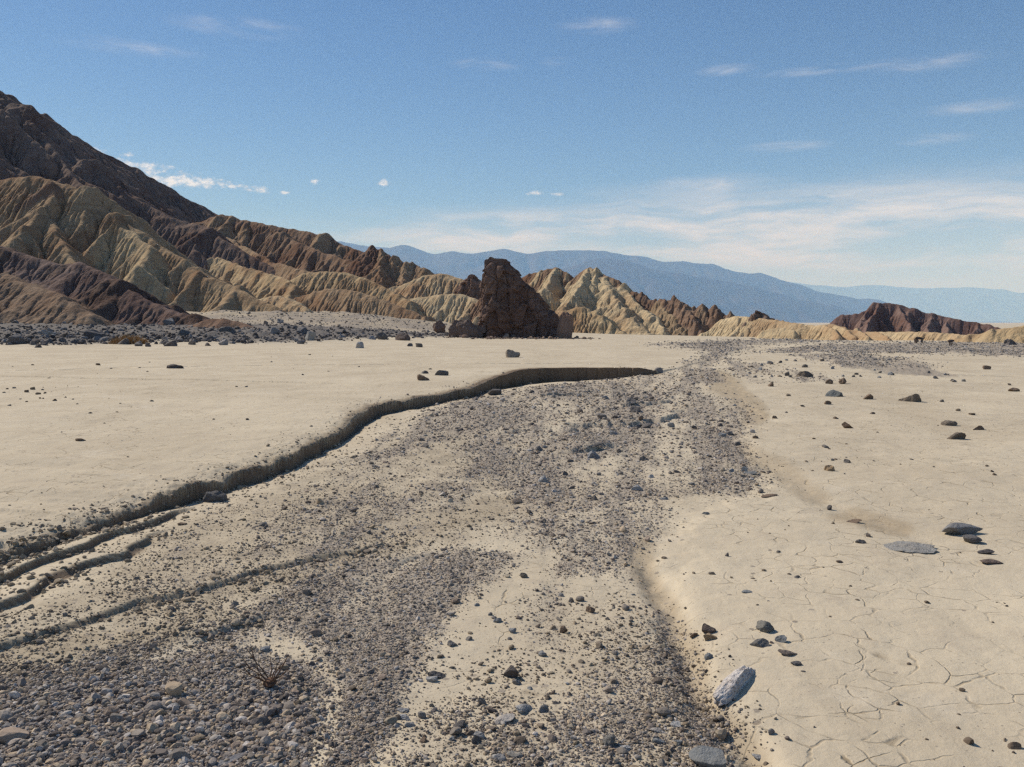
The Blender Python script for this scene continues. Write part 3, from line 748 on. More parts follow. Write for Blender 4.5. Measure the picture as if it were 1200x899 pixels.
build_hill('badland_ridge', [
    dict(P=ridge_px([(560, 352, 168), (590, 332, 166), (615, 322, 164), (635, 316, 162), (651, 312, 160), (667, 320, 158), (673, 326, 157), (680, 318, 156), (690, 311, 155), (707, 321, 152), (727, 330, 149), (737, 338, 147)]),
         k=1.1, r=.3, col=BROWN, scol=CREAM, spur=(5.5, .66), sub=(2.4, .85), base=0),
    dict(P=ridge_px([(690, 312, 155), (680, 332, 147), (668, 350, 141), (655, 372, 135), (648, 388, 131)]), k=1.1, r=.35, col=CREAM, spur=(4.5, .75), sub=(1.8, .75), base=0),
    dict(P=ridge_px([(651, 313, 160), (640, 335, 152), (628, 355, 146), (618, 375, 140)]), k=1.1, r=.35, col=CREAM, spur=(4.5, .75), base=0),
    dict(P=ridge_px([(668, 362, 134), (684, 357, 133), (700, 365, 131), (716, 378, 128), (730, 388, 126)]), k=1.0, r=.4, col=STRAW, spur=(2.6, .8), base=-.4),
    dict(P=ridge_px([(707, 322, 152), (716, 340, 145), (728, 356, 139), (745, 374, 133), (760, 388, 129)]), k=.9, r=.4, col=CREAM, spur=(3, .7), sub=(1.6, .8), base=-.3),
    dict(P=ridge_px([(727, 331, 149), (745, 352, 141), (765, 368, 135), (780, 385, 130)]), k=.95, r=.35, col=CREAM, spur=(3, .7), base=-.3)],
    M_hill, .24, base=-3.6, seed=81, warp=.6, wl=3.2, rough=.3, rills=.8, rl=2.2, rock=.3, ero=(8, .012), fine=1.6, label='cream badland ridge with dark brown crest right of the crag')
build_hill('rocky_ridge', [
    dict(P=ridge_px([(737, 338, 147), (747, 342, 145), (753, 343, 144), (770, 350, 141), (787, 348, 138), (797, 350, 136), (810, 358, 134), (823, 356, 132), (832, 361, 131), (842, 357, 130), (853, 367, 129), (870, 377, 128), (887, 382, 127), (895, 392, 126)]),
         k=1.5, r=.2, col=(.21, .14, .10), scol=(.27, .19, .13), spur=(3.6, 1.0), sub=(1.6, 1.25), base=-.4),
    dict(P=ridge_px([(770, 351, 141), (782, 366, 135), (800, 384, 129)]), k=1.2, r=.3, col=(.30, .22, .14), spur=(2.5, .8), base=-.3),
    dict(P=ridge_px([(797, 351, 136), (812, 370, 130), (822, 388, 126)]), k=1.4, r=.3, col=(.23, .155, .11), spur=(2.5, .9), base=-.3)],
    M_hill, .2, base=-3.6, seed=83, warp=.5, wl=2.6, rough=.35, rills=.5, rl=1.4, rock=.55, ero=(5, .012), mixc=4, fine=1.6, label='dark brown craggy ridge stepping down right of the cream badlands')
build_hill('cream_bank', [
    dict(P=ridge_px([(850, 373, 124), (862, 370, 122), (880, 371, 119), (905, 374, 115), (930, 378, 111), (955, 381, 108), (975, 379, 106), (990, 383, 104)]), k=.9, r=.3, col=CREAM, spur=(4.0, .6), sub=(1.8, .8), base=-.5),
    dict(P=ridge_px([(895, 386, 99), (912, 383, 98), (930, 386, 96)]), k=1.2, r=.2, col=CREAM, spur=(2.4, .85), base=-.5),
    dict(P=ridge_px([(935, 384, 98), (952, 381, 97), (966, 379, 95), (974, 383, 93), (984, 391, 90)]), k=1.3, r=.15, col=CREAM, spur=(2.4, .9), base=-.5),
    dict(P=ridge_px([(978, 380, 98), (990, 384, 95), (1000, 392, 91)]), k=1.3, r=.15, col=CREAM, spur=(2.2, .9), base=-.5),
    dict(P=ridge_px([(985, 386, 96), (1008, 386, 92), (1018, 392, 88)]), k=1.3, r=.15, col=CREAM, spur=(2.4, .9), base=-.5),
    dict(P=ridge_px([(1010, 388, 95), (1028, 387, 91), (1040, 393, 87)]), k=1.3, r=.15, col=CREAM, spur=(2.2, .9), base=-.5),
    dict(P=ridge_px([(1020, 388, 98), (1060, 388, 93), (1095, 388, 89), (1125, 391, 86), (1160, 393, 82), (1240, 393, 80)]), k=1.1, r=.2, col=CREAM, spur=(2.2, .7), sub=(1.1, .9), base=-.5)],
    M_hill, .13, base=-.7, seed=91, warp=.3, wl=1.6, rough=.12, rills=.2, rl=.9, ero=(14, .02), fine=1.2, label='low row of pale cream clay banks on the right')
build_hill('dark_hill', [
    dict(P=ridge_px([(955, 384, 305), (972, 377, 303), (982, 368, 301), (996, 366, 299), (1011, 364, 297), (1019, 355, 296), (1030, 352.5, 295), (1040, 352, 294), (1054, 354.5, 292), (1071, 359, 289), (1098, 366, 285), (1118, 372, 281), (1136, 376, 278), (1153, 377, 275), (1166, 380, 272), (1182, 386, 268)]),
         k=1.7, r=.3, col=(.165, .112, .10), scol=(.205, .142, .12), spur=(6, .5), sub=(3, .9), base=-.6)],
    M_hill, .42, base=-4.2, seed=101, warp=1.5, wl=6, rough=.6, rills=1.0, rl=4.0, rock=.5, ero=(10, .014), fine=1.6, label='dark reddish brown hill on the right behind the cream banks')
build_hill('tan_hill', [
    dict(P=ridge_px([(1112, 399, 74), (1135, 394, 73), (1155, 389, 72), (1175, 384, 70), (1200, 381, 69), (1260, 374, 68), (1340, 368, 68), (1500, 360, 68)]),
         k=.95, r=.25, col=STRAW, scol=(.42, .325, .20), spur=(2.6, .6), sub=(1.2, .85), base=-.3)],
    M_hill, .1, base=-.5, seed=111, warp=.35, wl=1.8, rough=.14, rills=.2, rl=.8, label='tan clay hill at the right edge')

# far ranges, kilometres off
FARC = (.075, .06, .05)
def far_pts(pix, d): return ridge_px([(x, y, d) for x, y in pix])
build_hill('mountain_range', [
    dict(P=far_pts([(-200, 300), (60, 290), (250, 280), (340, 282), (400, 281), (430, 287), (450, 290), (470, 285), (487, 292), (507, 297), (530, 293), (543, 299), (567, 293), (590, 289.5), (620, 296), (640, 292.5), (680, 292.5), (707, 292.5), (747, 298), (777, 305), (803, 304.5), (837, 310), (870, 317), (903, 322), (920, 327), (937, 332), (967, 341), (990, 346), (1016, 354), (1024, 362), (1045, 380)], 21000),
         k=.45, r=60, col=FARC, spur=(1300, .34), sub=(550, .5), base=0)],
    M_range, 62, base=-20, seed=121, warp=180, wl=900, rough=60, rills=90, rl=520, margin=400, blur=0, ero=(22, .03, .03), mixc=2, label='long blue mountain range on the horizon behind the crag', cat='mountain')
build_hill('foothill_range', [
    dict(P=far_pts([(560, 352), (600, 338), (640, 325), (668, 311), (687, 304), (707, 300), (727, 302), (747, 308.5), (773, 317), (803, 321), (853, 329), (903, 341), (950, 352), (985, 366), (1010, 380)], 16500),
         k=.42, r=60, col=(.065, .052, .045), spur=(1000, .32), sub=(450, .5), base=0)],
    M_range, 52, base=-20, seed=131, warp=150, wl=800, rough=45, rills=80, rl=430, margin=400, blur=0, ero=(22, .03, .03), mixc=2, label='nearer blue mountain ridge sloping down to the right', cat='mountain')
build_hill('distant_range', [
    dict(P=far_pts([(700, 340), (850, 330), (920, 329), (946, 331), (964, 332), (990, 335), (1010, 333), (1031, 332), (1054, 335), (1083, 336), (1112, 336), (1150, 335), (1170, 339), (1200, 342), (1280, 346), (1400, 350), (1600, 352)], 44000),
         k=.4, r=100, col=FARC, spur=(2500, .3), base=0)],
    M_range, 160, base=-20, seed=141, warp=300, wl=2000, rough=80, rills=120, rl=1000, margin=400, blur=0, ero=(22, .03, .03), mixc=2, label='faint pale blue range far off on the right horizon', cat='mountain')
build_hill('valley_ridge', [
    dict(P=far_pts([(1090, 381), (1130, 377), (1165, 375.5), (1200, 376.5), (1300, 374), (1500, 376)], 26000), k=.2, r=60, col=FARC, spur=(1200, .15), base=0)],
    M_range, 110, base=-20, seed=151, warp=150, wl=1500, rough=10, rills=15, rl=500, margin=400, blur=0, ero=(22, .03, .03), mixc=2, label='low blue ridge at the far right of the valley floor', cat='mountain')

# ------------------------------------------------------------------ rocks
def ico(sub):
    import bmesh
    bm = bmesh.new(); bmesh.ops.create_icosphere(bm, subdivisions=sub, radius=1.0)
    bm.verts.ensure_lookup_table()
    V = np.array([v.co[:] for v in bm.verts]); Fc = np.array([[v.index for v in f.verts] for f in bm.faces]); bm.free()
    return V, Fc
ICO = {s: ico(s) for s in (1, 2, 3, 4, 5)}

def rock_verts(sub, seed, cuts=9, noise=.12, ang=1.0):
    r = np.random.default_rng(seed)
    V, Fc = ICO[sub]; V = V.copy()
    for _ in range(cuts):
        n = r.normal(size=3); n /= np.linalg.norm(n)
        d = r.uniform(.38, .85) * ang + (1 - ang)
        q = V @ n - d
        V = V - np.clip(q, 0, None)[:, None] * n * .94
    if noise:
        nn = V / np.linalg.norm(V, axis=1)[:, None]
        V = V + nn * (noise * fbm3(V * 1.6 + seed, 4 if sub > 2 else 2, seed, .55))[:, None]
    if sub > 4: V = V * (1 + .07 * fbm3(V * 5 + seed, 4, seed + 1, .6))[:, None]
    V = V / np.abs(V).max(0)
    return V, Fc

def place_rock(name, x, y, w, h, col, label, cat='stone', group=None, seed=0, sub=3, depth=.8, rot=0.0, tilt=0.0, cuts=9, noise=.12, sink=.25, mat=None, ang=1.0, smooth=False, d=None, off=.75):
    """a stone whose foot is seen at pixel (x,y) on the ground, w by h pixels large"""
    if d is None: X, Y, Z = on_ground(x, y)
    else: X, Y, Z = [float(v) for v in at_d(x, y, d)]
    s = Y / F
    a, hh = w * s / 2, h * s
    b = a * depth
    hh = max(hh - 2 * b * (CH / Y) * .8, .38 * hh) if off else hh
    V, Fc = rock_verts(sub, seed, cuts, noise, ang)
    V = V * np.array([a, b, hh * (.5 + sink * .5) ])
    c, sn = math.cos(rot), math.sin(rot); ct, st = math.cos(tilt), math.sin(tilt)
    V = V @ np.array([[ct, 0, -st], [0, 1, 0], [st, 0, ct]])
    V = V @ np.array([[c, sn, 0], [-sn, c, 0], [0, 0, 1]])
    o = mesh_np(name, V, Fc, mat or M_stone, smooth)
    zc = hh - V[:, 2].max()
    o.location = (X, Y + b * off, Z + zc)
    o.color = (*col, 1)
    tag(o, label, cat, group)
    return o

# the crag: stacked outlines with real depth
def crag(name, outline, d, label, depth=.75, seed=5, noise=.5, zlow=-1.0, lean=0.0, col0=UMBER, nu=300, nv=240, cat='rock', jag=.0, sq=2.6):
    """outline: (y, xl, xr) in pixels from top to foot"""
    o = np.array(outline, float)
    zs = np.array([float(at_d(600, y, d)[2]) for y in o[:, 0]]); xl = (o[:, 1] - CX) / F * d / cp * 1.0; xr = (o[:, 2] - CX) / F * d / cp
    z = np.concatenate([[zlow], zs[::-1]]); L = np.concatenate([[xl[-1] - .3], xl[::-1]]); Rr = np.concatenate([[xr[-1] + .3], xr[::-1]])
    v = np.linspace(z[0], z[-1], nv); th = np.linspace(0, 2 * PI, nu, endpoint=False)
    l = np.interp(v, z, L); r_ = np.interp(v, z, Rr)
    c = (l + r_) / 2; a = (r_ - l) / 2
    top = sstep(0, 1, (z[-1] - v) / (z[-1] - z[0]) * 7)
    b = depth * np.maximum(a, .25 * a.max()) * (.35 + .65 * top)
    e = 2 / sq
    cx, sy = np.cos(th), np.sin(th)
    sx = np.sign(cx) * np.abs(cx) ** e; syy = np.sign(sy) * np.abs(sy) ** e
    X = c[:, None] + a[:, None] * sx; Y = d + b.max() * .9 + lean * (v - v[0])[:, None] + b[:, None] * syy
    Z = np.repeat(v[:, None], nu, 1)
    P = np.stack([X, Y, Z], -1).reshape(-1, 3)
    N = np.stack([np.repeat(sx[None] , nv, 0), np.repeat(syy[None], nv, 0), np.zeros((nv, nu))], -1).reshape(-1, 3)
    N /= np.linalg.norm(N, axis=1)[:, None]
    q = P * np.array([.75, .75, .45]) / max(.35, noise / .75) + .35 * fbm3(P * .8, 3, seed + 5)[:, None]
    def facets(qq, sd_):
        i_, e_, hh_, o_ = cell3(qq, sd_, True)
        g_ = np.stack([((hh_ >> k) & 63) / 31.5 - 1 for k in (2, 9, 17)], -1)
        return i_, e_, (g_ * o_).sum(1)
    id1, e1, g1 = facets(q * .55, seed + 11); id2, e2, g2 = facets(q * 1.7 + 3, seed + 12)
    n = 1.1 * (id1 - .5) + 1.1 * g1 + .45 * (id2 - .5) + .5 * g2 - .45 * np.exp(-e1 / .05) - .2 * np.exp(-e2 / .08) + .25 * fbm3(P * np.array([.5, .5, .3]), 4, seed, .55)
    n2 = fbm3(P * np.array([1.6, 1.6, .9]), 4, seed + 40, .6)
    wz = .45 + .55 * sstep(0, .12, (z[-1] - P[:, 2]) / (z[-1] - z[0]))
    P = P + N * (noise * n * wz + .14 * noise * n2)[:, None]
    P[:, 2] += .5 * noise * fbm3(P * np.array([1.1, 1.1, .7]), 4, seed + 70) * sstep(zlow, zlow + 3, P[:, 2])
    P[-nu:, 2] += jag * (fbm3(P[-nu:] * 1.3, 3, seed + 90))
    t = len(P); P = np.vstack([P, [[c[-1], d + b.max() * .9 + lean * (v[-1] - v[0]), P[-nu:, 2].mean() + .05]]])
    f = grid_faces(nv, nu, True)
    f = np.vstack([f, [[(nv - 1) * nu + i, (nv - 1) * nu + (i + 1) % nu, t, t] for i in range(nu)]])
    tri = np.vstack([f[:, [0, 1, 2]], f[:(nv - 1) * nu][:, [0, 2, 3]]])
    # reddish weathering on the flanks, mauve streaks near the foot
    k = fbm3(P * .35, 4, seed + 120) + .8 * (id1[np.minimum(np.arange(len(P)), len(id1) - 1)] - .5)
    colr = np.array(col0)[None] * (1 + .35 * k[:, None]) + np.clip(fbm3(P * .6, 3, seed + 150) - .15, 0, 1)[:, None] * np.array([[.07, .045, .03]])
    ob = mesh_np(name, P, tri, M_rock, True, np.clip(colr, .02, .6))
    tag(ob, label, cat)
    return ob

crag('rock_spire', [(301, 568, 590), (304, 566.5, 598), (308, 565.5, 600), (317, 564, 605), (325, 564.5, 613), (332, 565, 620), (338, 565, 627), (348, 564, 634), (360, 562.5, 643), (368, 561, 651), (378, 560, 659), (388, 559, 664), (398, 558, 668)],
     86, 'tall dark brown crag standing alone on the wash floor', .55, 5, .32, jag=.5, sq=2.3, col0=(.155, .106, .085))
BK = dict(sub=5, noise=.3, sink=1.3, smooth=False)
crag('rock_outcrop', [(321.5, 550, 556), (324, 546.5, 560), (328, 543, 564), (334, 539, 568), (344, 533, 574), (362, 526, 582)], 206, 'small dark brown outcrop on the cream hill left of the crag top', .6, 35, .8, zlow=2, nu=120, nv=80, sq=2.1, col0=(.21, .14, .105))
crag('rock_outcrop', [(363.5, 886, 890), (365.5, 884, 895), (369, 881, 901), (374, 878, 906), (386, 872, 914)], 117, 'small dark outcrop on the crest of the cream bank', .6, 45, .4, zlow=-.9, nu=120, nv=80, sq=2.1, col0=(.22, .16, .125))
place_rock('boulder', 664, 396, 27, 31, (.24, .155, .115), 'tall brown boulder leaning on the right foot of the crag', 'boulder', seed=1201, depth=.8, cuts=14, d=85, off=0, **BK)
place_rock('boulder', 547, 391, 46, 17, (.16, .115, .095), 'low dark brown boulder at the left foot of the crag', 'boulder', seed=1202, depth=.6, cuts=16, d=87, off=0, **BK)
place_rock('boulder', 1184, 410, 18, 13, (.15, .13, .12), 'dark grey boulder at the foot of the tan hill by the right edge', 'boulder', seed=1205, depth=.7, cuts=12, d=62, off=0, **BK)
place_rock('boulder', 515, 385, 16, 10, (.18, .12, .095), 'small brown boulder between the clay knolls and the low boulder', 'boulder', seed=1206, depth=.8, cuts=12, d=110, off=0, **BK)
def hoodoo(x, y, w, h, label, legs, seed):
    X, Y, Z = on_ground(x, y); s = Y / F
    root = bpy.data.objects.new('rock_pedestal', None); COL.objects.link(root); root.location = (X, Y, Z)
    tag(root, label, 'rock')
    V, Fc = rock_verts(3, seed, 8, .15)
    o = mesh_np('cap', V * np.array([w * s / 2, w * s * .3, h * s * .22]), Fc, M_stone, False, parent=root); o.location = (0, 0, h * s * .8); o.color = (.075, .055, .05, 1)
    for i, (lx, lw) in enumerate(legs):
        V, Fc = rock_verts(2, seed + 3 + i, 6, .15)
        o = mesh_np('pillar', V * np.array([lw * s / 2, lw * s * .5, h * s * .5]), Fc, M_stone, False, parent=root); o.location = (lx * s, 0, h * s * .36); o.color = (.10, .075, .06, 1)
hoodoo(1077, 402, 11, 7, 'broad dark capped rock in front of the cream banks', [(-3.6, 4), (3.6, 2.5)], 301)
hoodoo(1114, 405, 8, 8, 'narrow dark capped rock pedestal near the tan hill', [(-1, 1.6), (1.4, 1.4)], 311)

# --- single stones, surveyed one by one: x, y of the foot, width, height (pixels)
GREY = (.23, .215, .205); DGREY = (.13, .12, .115); BLUE = (.21, .22, .225); BRN = (.20, .145, .105); PALE = (.45, .41, .36); LGREY = (.36, .355, .35); OCH = (.33, .24, .15)
place_rock('rock', 862, 806, 128, 15, (.48, .44, .41), 'pale speckled elongated rock half buried in the right foreground silt', 'rock', seed=402, sub=5, depth=.24, rot=.92, cuts=8, noise=.26, sink=.8, mat=M_pale, smooth=False, off=0)
place_rock('rock', 838, 905, 62, 34, BLUE, 'smooth blue grey rock cut by the bottom edge below the speckled rock', 'rock', seed=403, sub=4, depth=.5, rot=-.5, cuts=6, noise=.06)
place_rock('rock', 1133, 628, 54, 19, (.20, .20, .205), 'flat grey slab lying on the right mud flat', 'rock', seed=404, sub=4, depth=.7, cuts=7, noise=.1, sink=.1)
place_rock('rock', 1141, 637, 24, 12, (.13, .125, .125), 'dark grey rock tucked under the flat grey slab', 'rock', seed=405, sub=3, depth=.7, rot=-.5)
place_rock('rock', 1078, 648, 76, 10, (.31, .30, .28), 'wide low grey rock mostly buried in silt left of the flat slab', 'rock', seed=406, sub=5, depth=.8, rot=.15, cuts=6, noise=.35, sink=1.3, ang=.7)
place_rock('stone', 1165, 662, 28, 8, (.16, .12, .10), 'brownish flat stone below the flat grey slab', seed=407, depth=.6)
place_rock('stone', 1158, 650, 20, 8, (.12, .11, .11), 'dark pointed stone between the grey slab and the brownish stone', seed=408, depth=.6)
HAND = [
 # x, y, w, h, col, label
 (599, 795, 22, 19, (.12, .105, .10), 'dark blocky stone standing on the pale sand in the centre foreground'),
 (607, 803, 15, 10, GREY, 'grey stone touching the front of the dark blocky stone'),
 (510, 795, 24, 12, DGREY, 'dark wedge shaped stone at the edge of the foreground gravel'),
 (506, 800, 16, 9, LGREY, 'pale grey rounded stone in front of the dark wedge stone'),
 (565, 826, 10, 11, GREY, 'small upright grey stone on sand between two foreground sand patches'),
 (613, 836, 28, 14, LGREY, 'pale blue grey flat stone right of the white slab'),
 (592, 850, 34, 12, (.44, .41, .38), 'whitish flat slab lying in the foreground sand'),
 (637, 835, 14, 12, GREY, 'grey rounded stone right of the pale flat stone'),
 (538, 853, 20, 12, DGREY, 'dark grey round stone left of the whitish slab'),
 (494, 870, 12, 8, BRN, 'small brown stone in the bottom foreground sand'),
 (528, 868, 11, 7, BLUE, 'small blue grey stone below the dark round stone'),
 (558, 872, 13, 14, DGREY, 'dark upright stone in front of a pale stone'),
 (563, 866, 18, 12, LGREY, 'pale grey stone behind the dark upright stone'),
 (582, 893, 22, 14, LGREY, 'light grey rounded stone at the bottom edge, left of its flat neighbour'),
 (603, 888, 22, 10, (.27, .26, .24), 'flat light grey stone at the bottom edge, right of the rounded one'),
 (715, 876, 20, 20, (.17, .165, .155), 'dark grey egg shaped stone standing in the grit'),
 (733, 880, 18, 10, LGREY, 'pale grey stone right of the egg shaped stone'),
 (773, 872, 16, 9, BLUE, 'blue grey flat stone near the damp gully'),
 (797, 874, 14, 10, BLUE, 'blue grey stone beside the gully above the smooth bottom rock'),
 (774, 860, 26, 10, (.38, .35, .32), 'pale flat stone lying in the grit by the gully'),
 (794, 853, 16, 10, LGREY, 'light grey stone above the pale flat stone'),
 (471, 835, 16, 8, LGREY, 'pale flat stone at the gravel edge, upper of three'),
 (474, 844, 18, 9, (.33, .33, .34), 'pale flat stone at the gravel edge, middle of three'),
 (480, 852, 14, 8, LGREY, 'pale flat stone at the gravel edge, lowest of three'),
 (494, 842, 12, 10, GREY, 'grey round stone right of the three pale flat stones'),
 (262, 900, 56, 16, (.20, .20, .215), 'long bluish rock at the bottom edge in the dark gravel'),
 (224, 832, 24, 8, (.33, .31, .29), 'pale flat stone in the middle of the dark gravel'),
 (246, 807, 9, 7, (.42, .37, .28), 'small cream stone left of the dry plant'),
 (112, 803, 13, 7, (.34, .33, .33), 'whitish stone on the upper edge of the dark gravel'),
 (232, 744, 9, 7, DGREY, 'lone dark pebble on the grit above the gravel'),
 (209, 765, 11, 6, BLUE, 'blue grey stone on the upper gravel edge'),
 (830, 742, 22, 15, (.13, .10, .085), 'dark brown stone of a pair above the speckled rock'),
 (831, 751, 22, 11, OCH, 'ochre brown stone in front of the dark brown stone'),
 (814, 747, 12, 7, BRN, 'small brown stone left of the ochre pair'),
 (897, 741, 26, 18, (.17, .165, .15), 'grey angular stone above the speckled rock'),
 (893, 759, 24, 14, (.15, .145, .14), 'dark grey rough stone between the angular stone and the speckled rock'),
 (918, 753, 18, 10, BLUE, 'blue grey stone right of the rough grey stone'),
 (928, 769, 30, 12, (.17, .14, .12), 'brown grey cluster stone right of the speckled rock'),
 (935, 780, 15, 7, DGREY, 'small dark stone below the brown grey stone'),
 (831, 773, 12, 9, BLUE, 'small blue stone left of the speckled rock'),
 (890, 890, 22, 10, LGREY, 'pale stone beside the bottom gully'),
 (904, 861, 9, 9, GREY, 'small grey stone standing on the right silt near the bottom'),
 (669, 706, 8, 7, DGREY, 'dark round pebble alone on the upper sand patch'),
 (691, 718, 14, 9, BRN, 'brown stone on the right of the upper sand patch'),
 (661, 742, 10, 10, BRN, 'upright brown stone in the sand patch middle'),
 (695, 537, 19, 10, (.23, .235, .25), 'blue grey block standing in the middle of the channel'),
 (693, 522, 40, 5, DGREY, 'long dark ridge stone in the upper channel'),
 (636, 565, 14, 9, LGREY, 'pale blue stone in the channel centre'),
 (662, 557, 8, 6, DGREY, 'small black stone in the channel left of the blue grey block'),
 (748, 575, 18, 9, LGREY, 'pale stone on the right side of the channel'),
 (582, 463, 20, 8, DGREY, 'dark stone lying at the foot of the cut bank bend'),
 (252, 588, 32, 15, (.13, .125, .125), 'dark grey boulder fallen at the foot of the cut bank'),
 (212, 616, 12, 5, BRN, 'brown clod on the channel floor below the bank'),
 (601, 419, 18, 10, (.30, .25, .20), 'tan boulder sitting on the flat in front of the crag'),
 (494, 446, 18, 8, BRN, 'brown and white stone on the left flat, widest of the trio'),
 (497, 438, 10, 4, DGREY, 'small dark stone behind the brown and white stone'),
 (518, 440, 18, 7, DGREY, 'dark angular stone right of the brown and white stone'),
 (204, 432, 22, 6, (.10, .085, .08), 'dark low clod alone in the middle of the left flat'),
 (93, 517, 15, 4, BRN, 'flat dark stone lying in the near left flat'),
 (363, 399, 16, 11, (.33, .32, .30), 'pale boulder on the dark cobble berm'),
 (422, 408, 12, 8, LGREY, 'half pale half dark boulder at the berm edge'),
 (447, 398, 14, 9, DGREY, 'dark boulder at the right end of the berm'),
 (470, 399, 22, 9, (.13, .10, .09), 'brown dome boulder on the right part of the berm'),
 (490, 407, 11, 5, DGREY, 'dark flat stone in front of the berm, right of a smaller one'),
 (480, 406, 7, 4, DGREY, 'small dark stone in front of the berm'),
 (14, 401, 28, 13, (.11, .11, .12), 'largest dark boulder at the left end of the berm'),
 (105, 399, 26, 14, (.10, .095, .10), 'big dark boulder left of the dry bush'),
 (56, 391, 18, 8, LGREY, 'pale topped boulder on the crest of the berm'),
 (355, 388, 20, 9, (.15, .145, .15), 'grey boulder on the crest above the pale boulder'),
 (198, 388, 22, 9, (.16, .155, .16), 'grey boulder right of the dry bush'),
 (215, 394, 24, 10, DGREY, 'dark angular boulder in the berm middle'),
 (265, 390, 22, 8, DGREY, 'dark boulder on the berm below the hill toe'),
 (980, 465, 22, 9, (.14, .15, .15), 'smooth dark bluish stone on the right flat'),
 (988, 450, 10, 8, BRN, 'upright brown stone, right one of a pair on the right flat'),
 (973, 450, 11, 6, BRN, 'low brown stone, left one of a pair on the right flat'),
 (1019, 468, 16, 7, BRN, 'brown stone right of the smooth bluish stone'),
 (1069, 471, 26, 11, (.20, .165, .13), 'rough tan stone with grit around it on the right flat'),
 (994, 502, 16, 8, (.16, .11, .075), 'rusty brown stone alone on the right flat'),
 (1114, 499, 18, 7, (.18, .15, .12), 'tan clod, upper one of a group by the right side'),
 (1124, 515, 26, 10, (.17, .14, .11), 'tan slab clod, lower one of a group by the right side'),
 (1148, 504, 14, 6, BRN, 'brown clod right of the tan clods'),
 (974, 552, 14, 8, OCH, 'ochre clod at the end of a long crack'),
 (1158, 433, 10, 5, BRN, 'small brown stone near the right edge of the cobble band'),
 (970, 474, 10, 5, BRN, 'brown flat stone below the smooth bluish stone'),
 (946, 442, 18, 8, (.14, .12, .105), 'dark rough stone at the left of the right flat'),
 (905, 453, 8, 5, BRN, 'brown stone leading a short row on the right flat'),
 (1190, 459, 14, 5, BRN, 'brown flat stone at the far right edge of the flat'),
 (772, 437, 14, 6, GREY, 'grey stone where the cut bank ends'),
 (905, 582, 26, 4, BRN, 'thin flat brown flake at the silt edge'),
 (828, 603, 10, 4, BLUE, 'small blue flake on the silt below the channel mouth'),
 (973, 598, 7, 7, DGREY, 'dark small stone above the damp patch'),
 (1003, 613, 20, 7, BRN, 'brown crumbly stone at the damp patch'),
 (1009, 637, 14, 6, DGREY, 'dark crumbly stone left of the wide grey rock'),
 (877, 695, 14, 4, BLUE, 'thin blue flake on the near right silt'),
 (852, 652, 5, 5, DGREY, 'tiny dark pebble on the near right silt'),
 (886, 514, 8, 4, BRN, 'brown stone on the edge of the upper channel'),
 (880, 556, 18, 5, BLUE, 'blue grey stone at the channel right margin'),
 (872, 553, 9, 7, PALE, 'white round stone at the channel right margin'),
]
for i, (x, y, w, h, c, lab) in enumerate(HAND):
    r = np.random.default_rng(600 + i)
    place_rock('boulder' if 'boulder' in lab else 'stone', x, y, w, h, c, lab, 'boulder' if 'boulder' in lab else 'stone', seed=700 + i, sub=4 if w > 11 else 3, depth=r.uniform(.55, .9),
               rot=r.uniform(-.4, .4), tilt=r.uniform(-.2, .2), cuts=int(r.integers(8, 14)), noise=.22, sink=float(r.uniform(.5, 1.1)), smooth=False)

# --- smaller look-alikes scattered by the floods
PAL_BERM = [(.13, .115, .11), (.18, .165, .16), (.10, .088, .085), (.27, .255, .25)]
PAL_FLAT = [(.18, .14, .105), (.14, .11, .09), (.25, .20, .15), (.20, .18, .16)]
PAL_CHAN = [(.20, .185, .175), (.14, .128, .12), (.31, .30, .295), (.23, .19, .155), (.26, .265, .27)]
def scatter(n, poly, wr, asp, pal, label, group, seed, name='stone', power=2.0):
    r = np.random.default_rng(seed); k = 0
    P = np.array(poly, float)
    while k < n:
        x = r.uniform(P[:, 0].min(), P[:, 0].max()); y = r.uniform(P[:, 1].min(), P[:, 1].max())
        if not inside(np.array([x]), np.array([y]), poly)[0]: continue
        if r.random() > sstep(-.15, .45, fbm(np.array([x / 38.]), np.array([y / 16.]), 2, seed))[0] + .06: continue
        if any(abs(x - q[0]) < q[2] * .7 and abs(y - q[1]) < q[3] for q in HAND): continue
        w = wr[0] + (wr[1] - wr[0]) * r.random() ** power
        place_rock(name, x, y, w, w * r.uniform(*asp), pal[r.integers(len(pal))], label, name, group, seed=seed * 100 + k, sub=3, depth=r.uniform(.6, 1), rot=r.uniform(-.5, .5), tilt=r.uniform(-.2, .2), cuts=10, noise=.22, sink=float(r.uniform(.5, 1.1)))
        k += 1
scatter(46, [(-20, 390), (330, 384), (460, 388), (540, 392), (460, 400), (330, 404), (180, 407), (-20, 410)], (5, 15), (.4, .65), PAL_BERM, 'dark grey boulder among many in the cobble berm on the left', 'boulders in the cobble berm', 31, 'boulder', 1.5)
scatter(26, [(0, 425), (420, 412), (560, 420), (420, 470), (200, 500), (0, 520)], (3, 7), (.3, .5), PAL_FLAT, 'small dark stone scattered on the left mud flat', 'small stones on the left mud flat', 32)
scatter(14, [(0, 455), (95, 452), (100, 468), (0, 478)], (3, 7), (.4, .6), PAL_FLAT, 'small dark stone in the line of stones at the left edge of the flat', 'line of stones on the left mud flat', 33)
scatter(34, [(840, 425), (960, 420), (1130, 440), (1130, 450), (960, 446), (870, 444)], (4, 9), (.45, .7), PAL_CHAN, 'grey brown cobble in the cobble band across the right flat', 'cobbles in the band across the right flat', 34)
scatter(24, [(890, 460), (1200, 440), (1200, 560), (960, 560), (900, 520)], (3, 9), (.35, .6), PAL_FLAT, 'small brown stone scattered on the right mud flat', 'small stones on the right mud flat', 35)
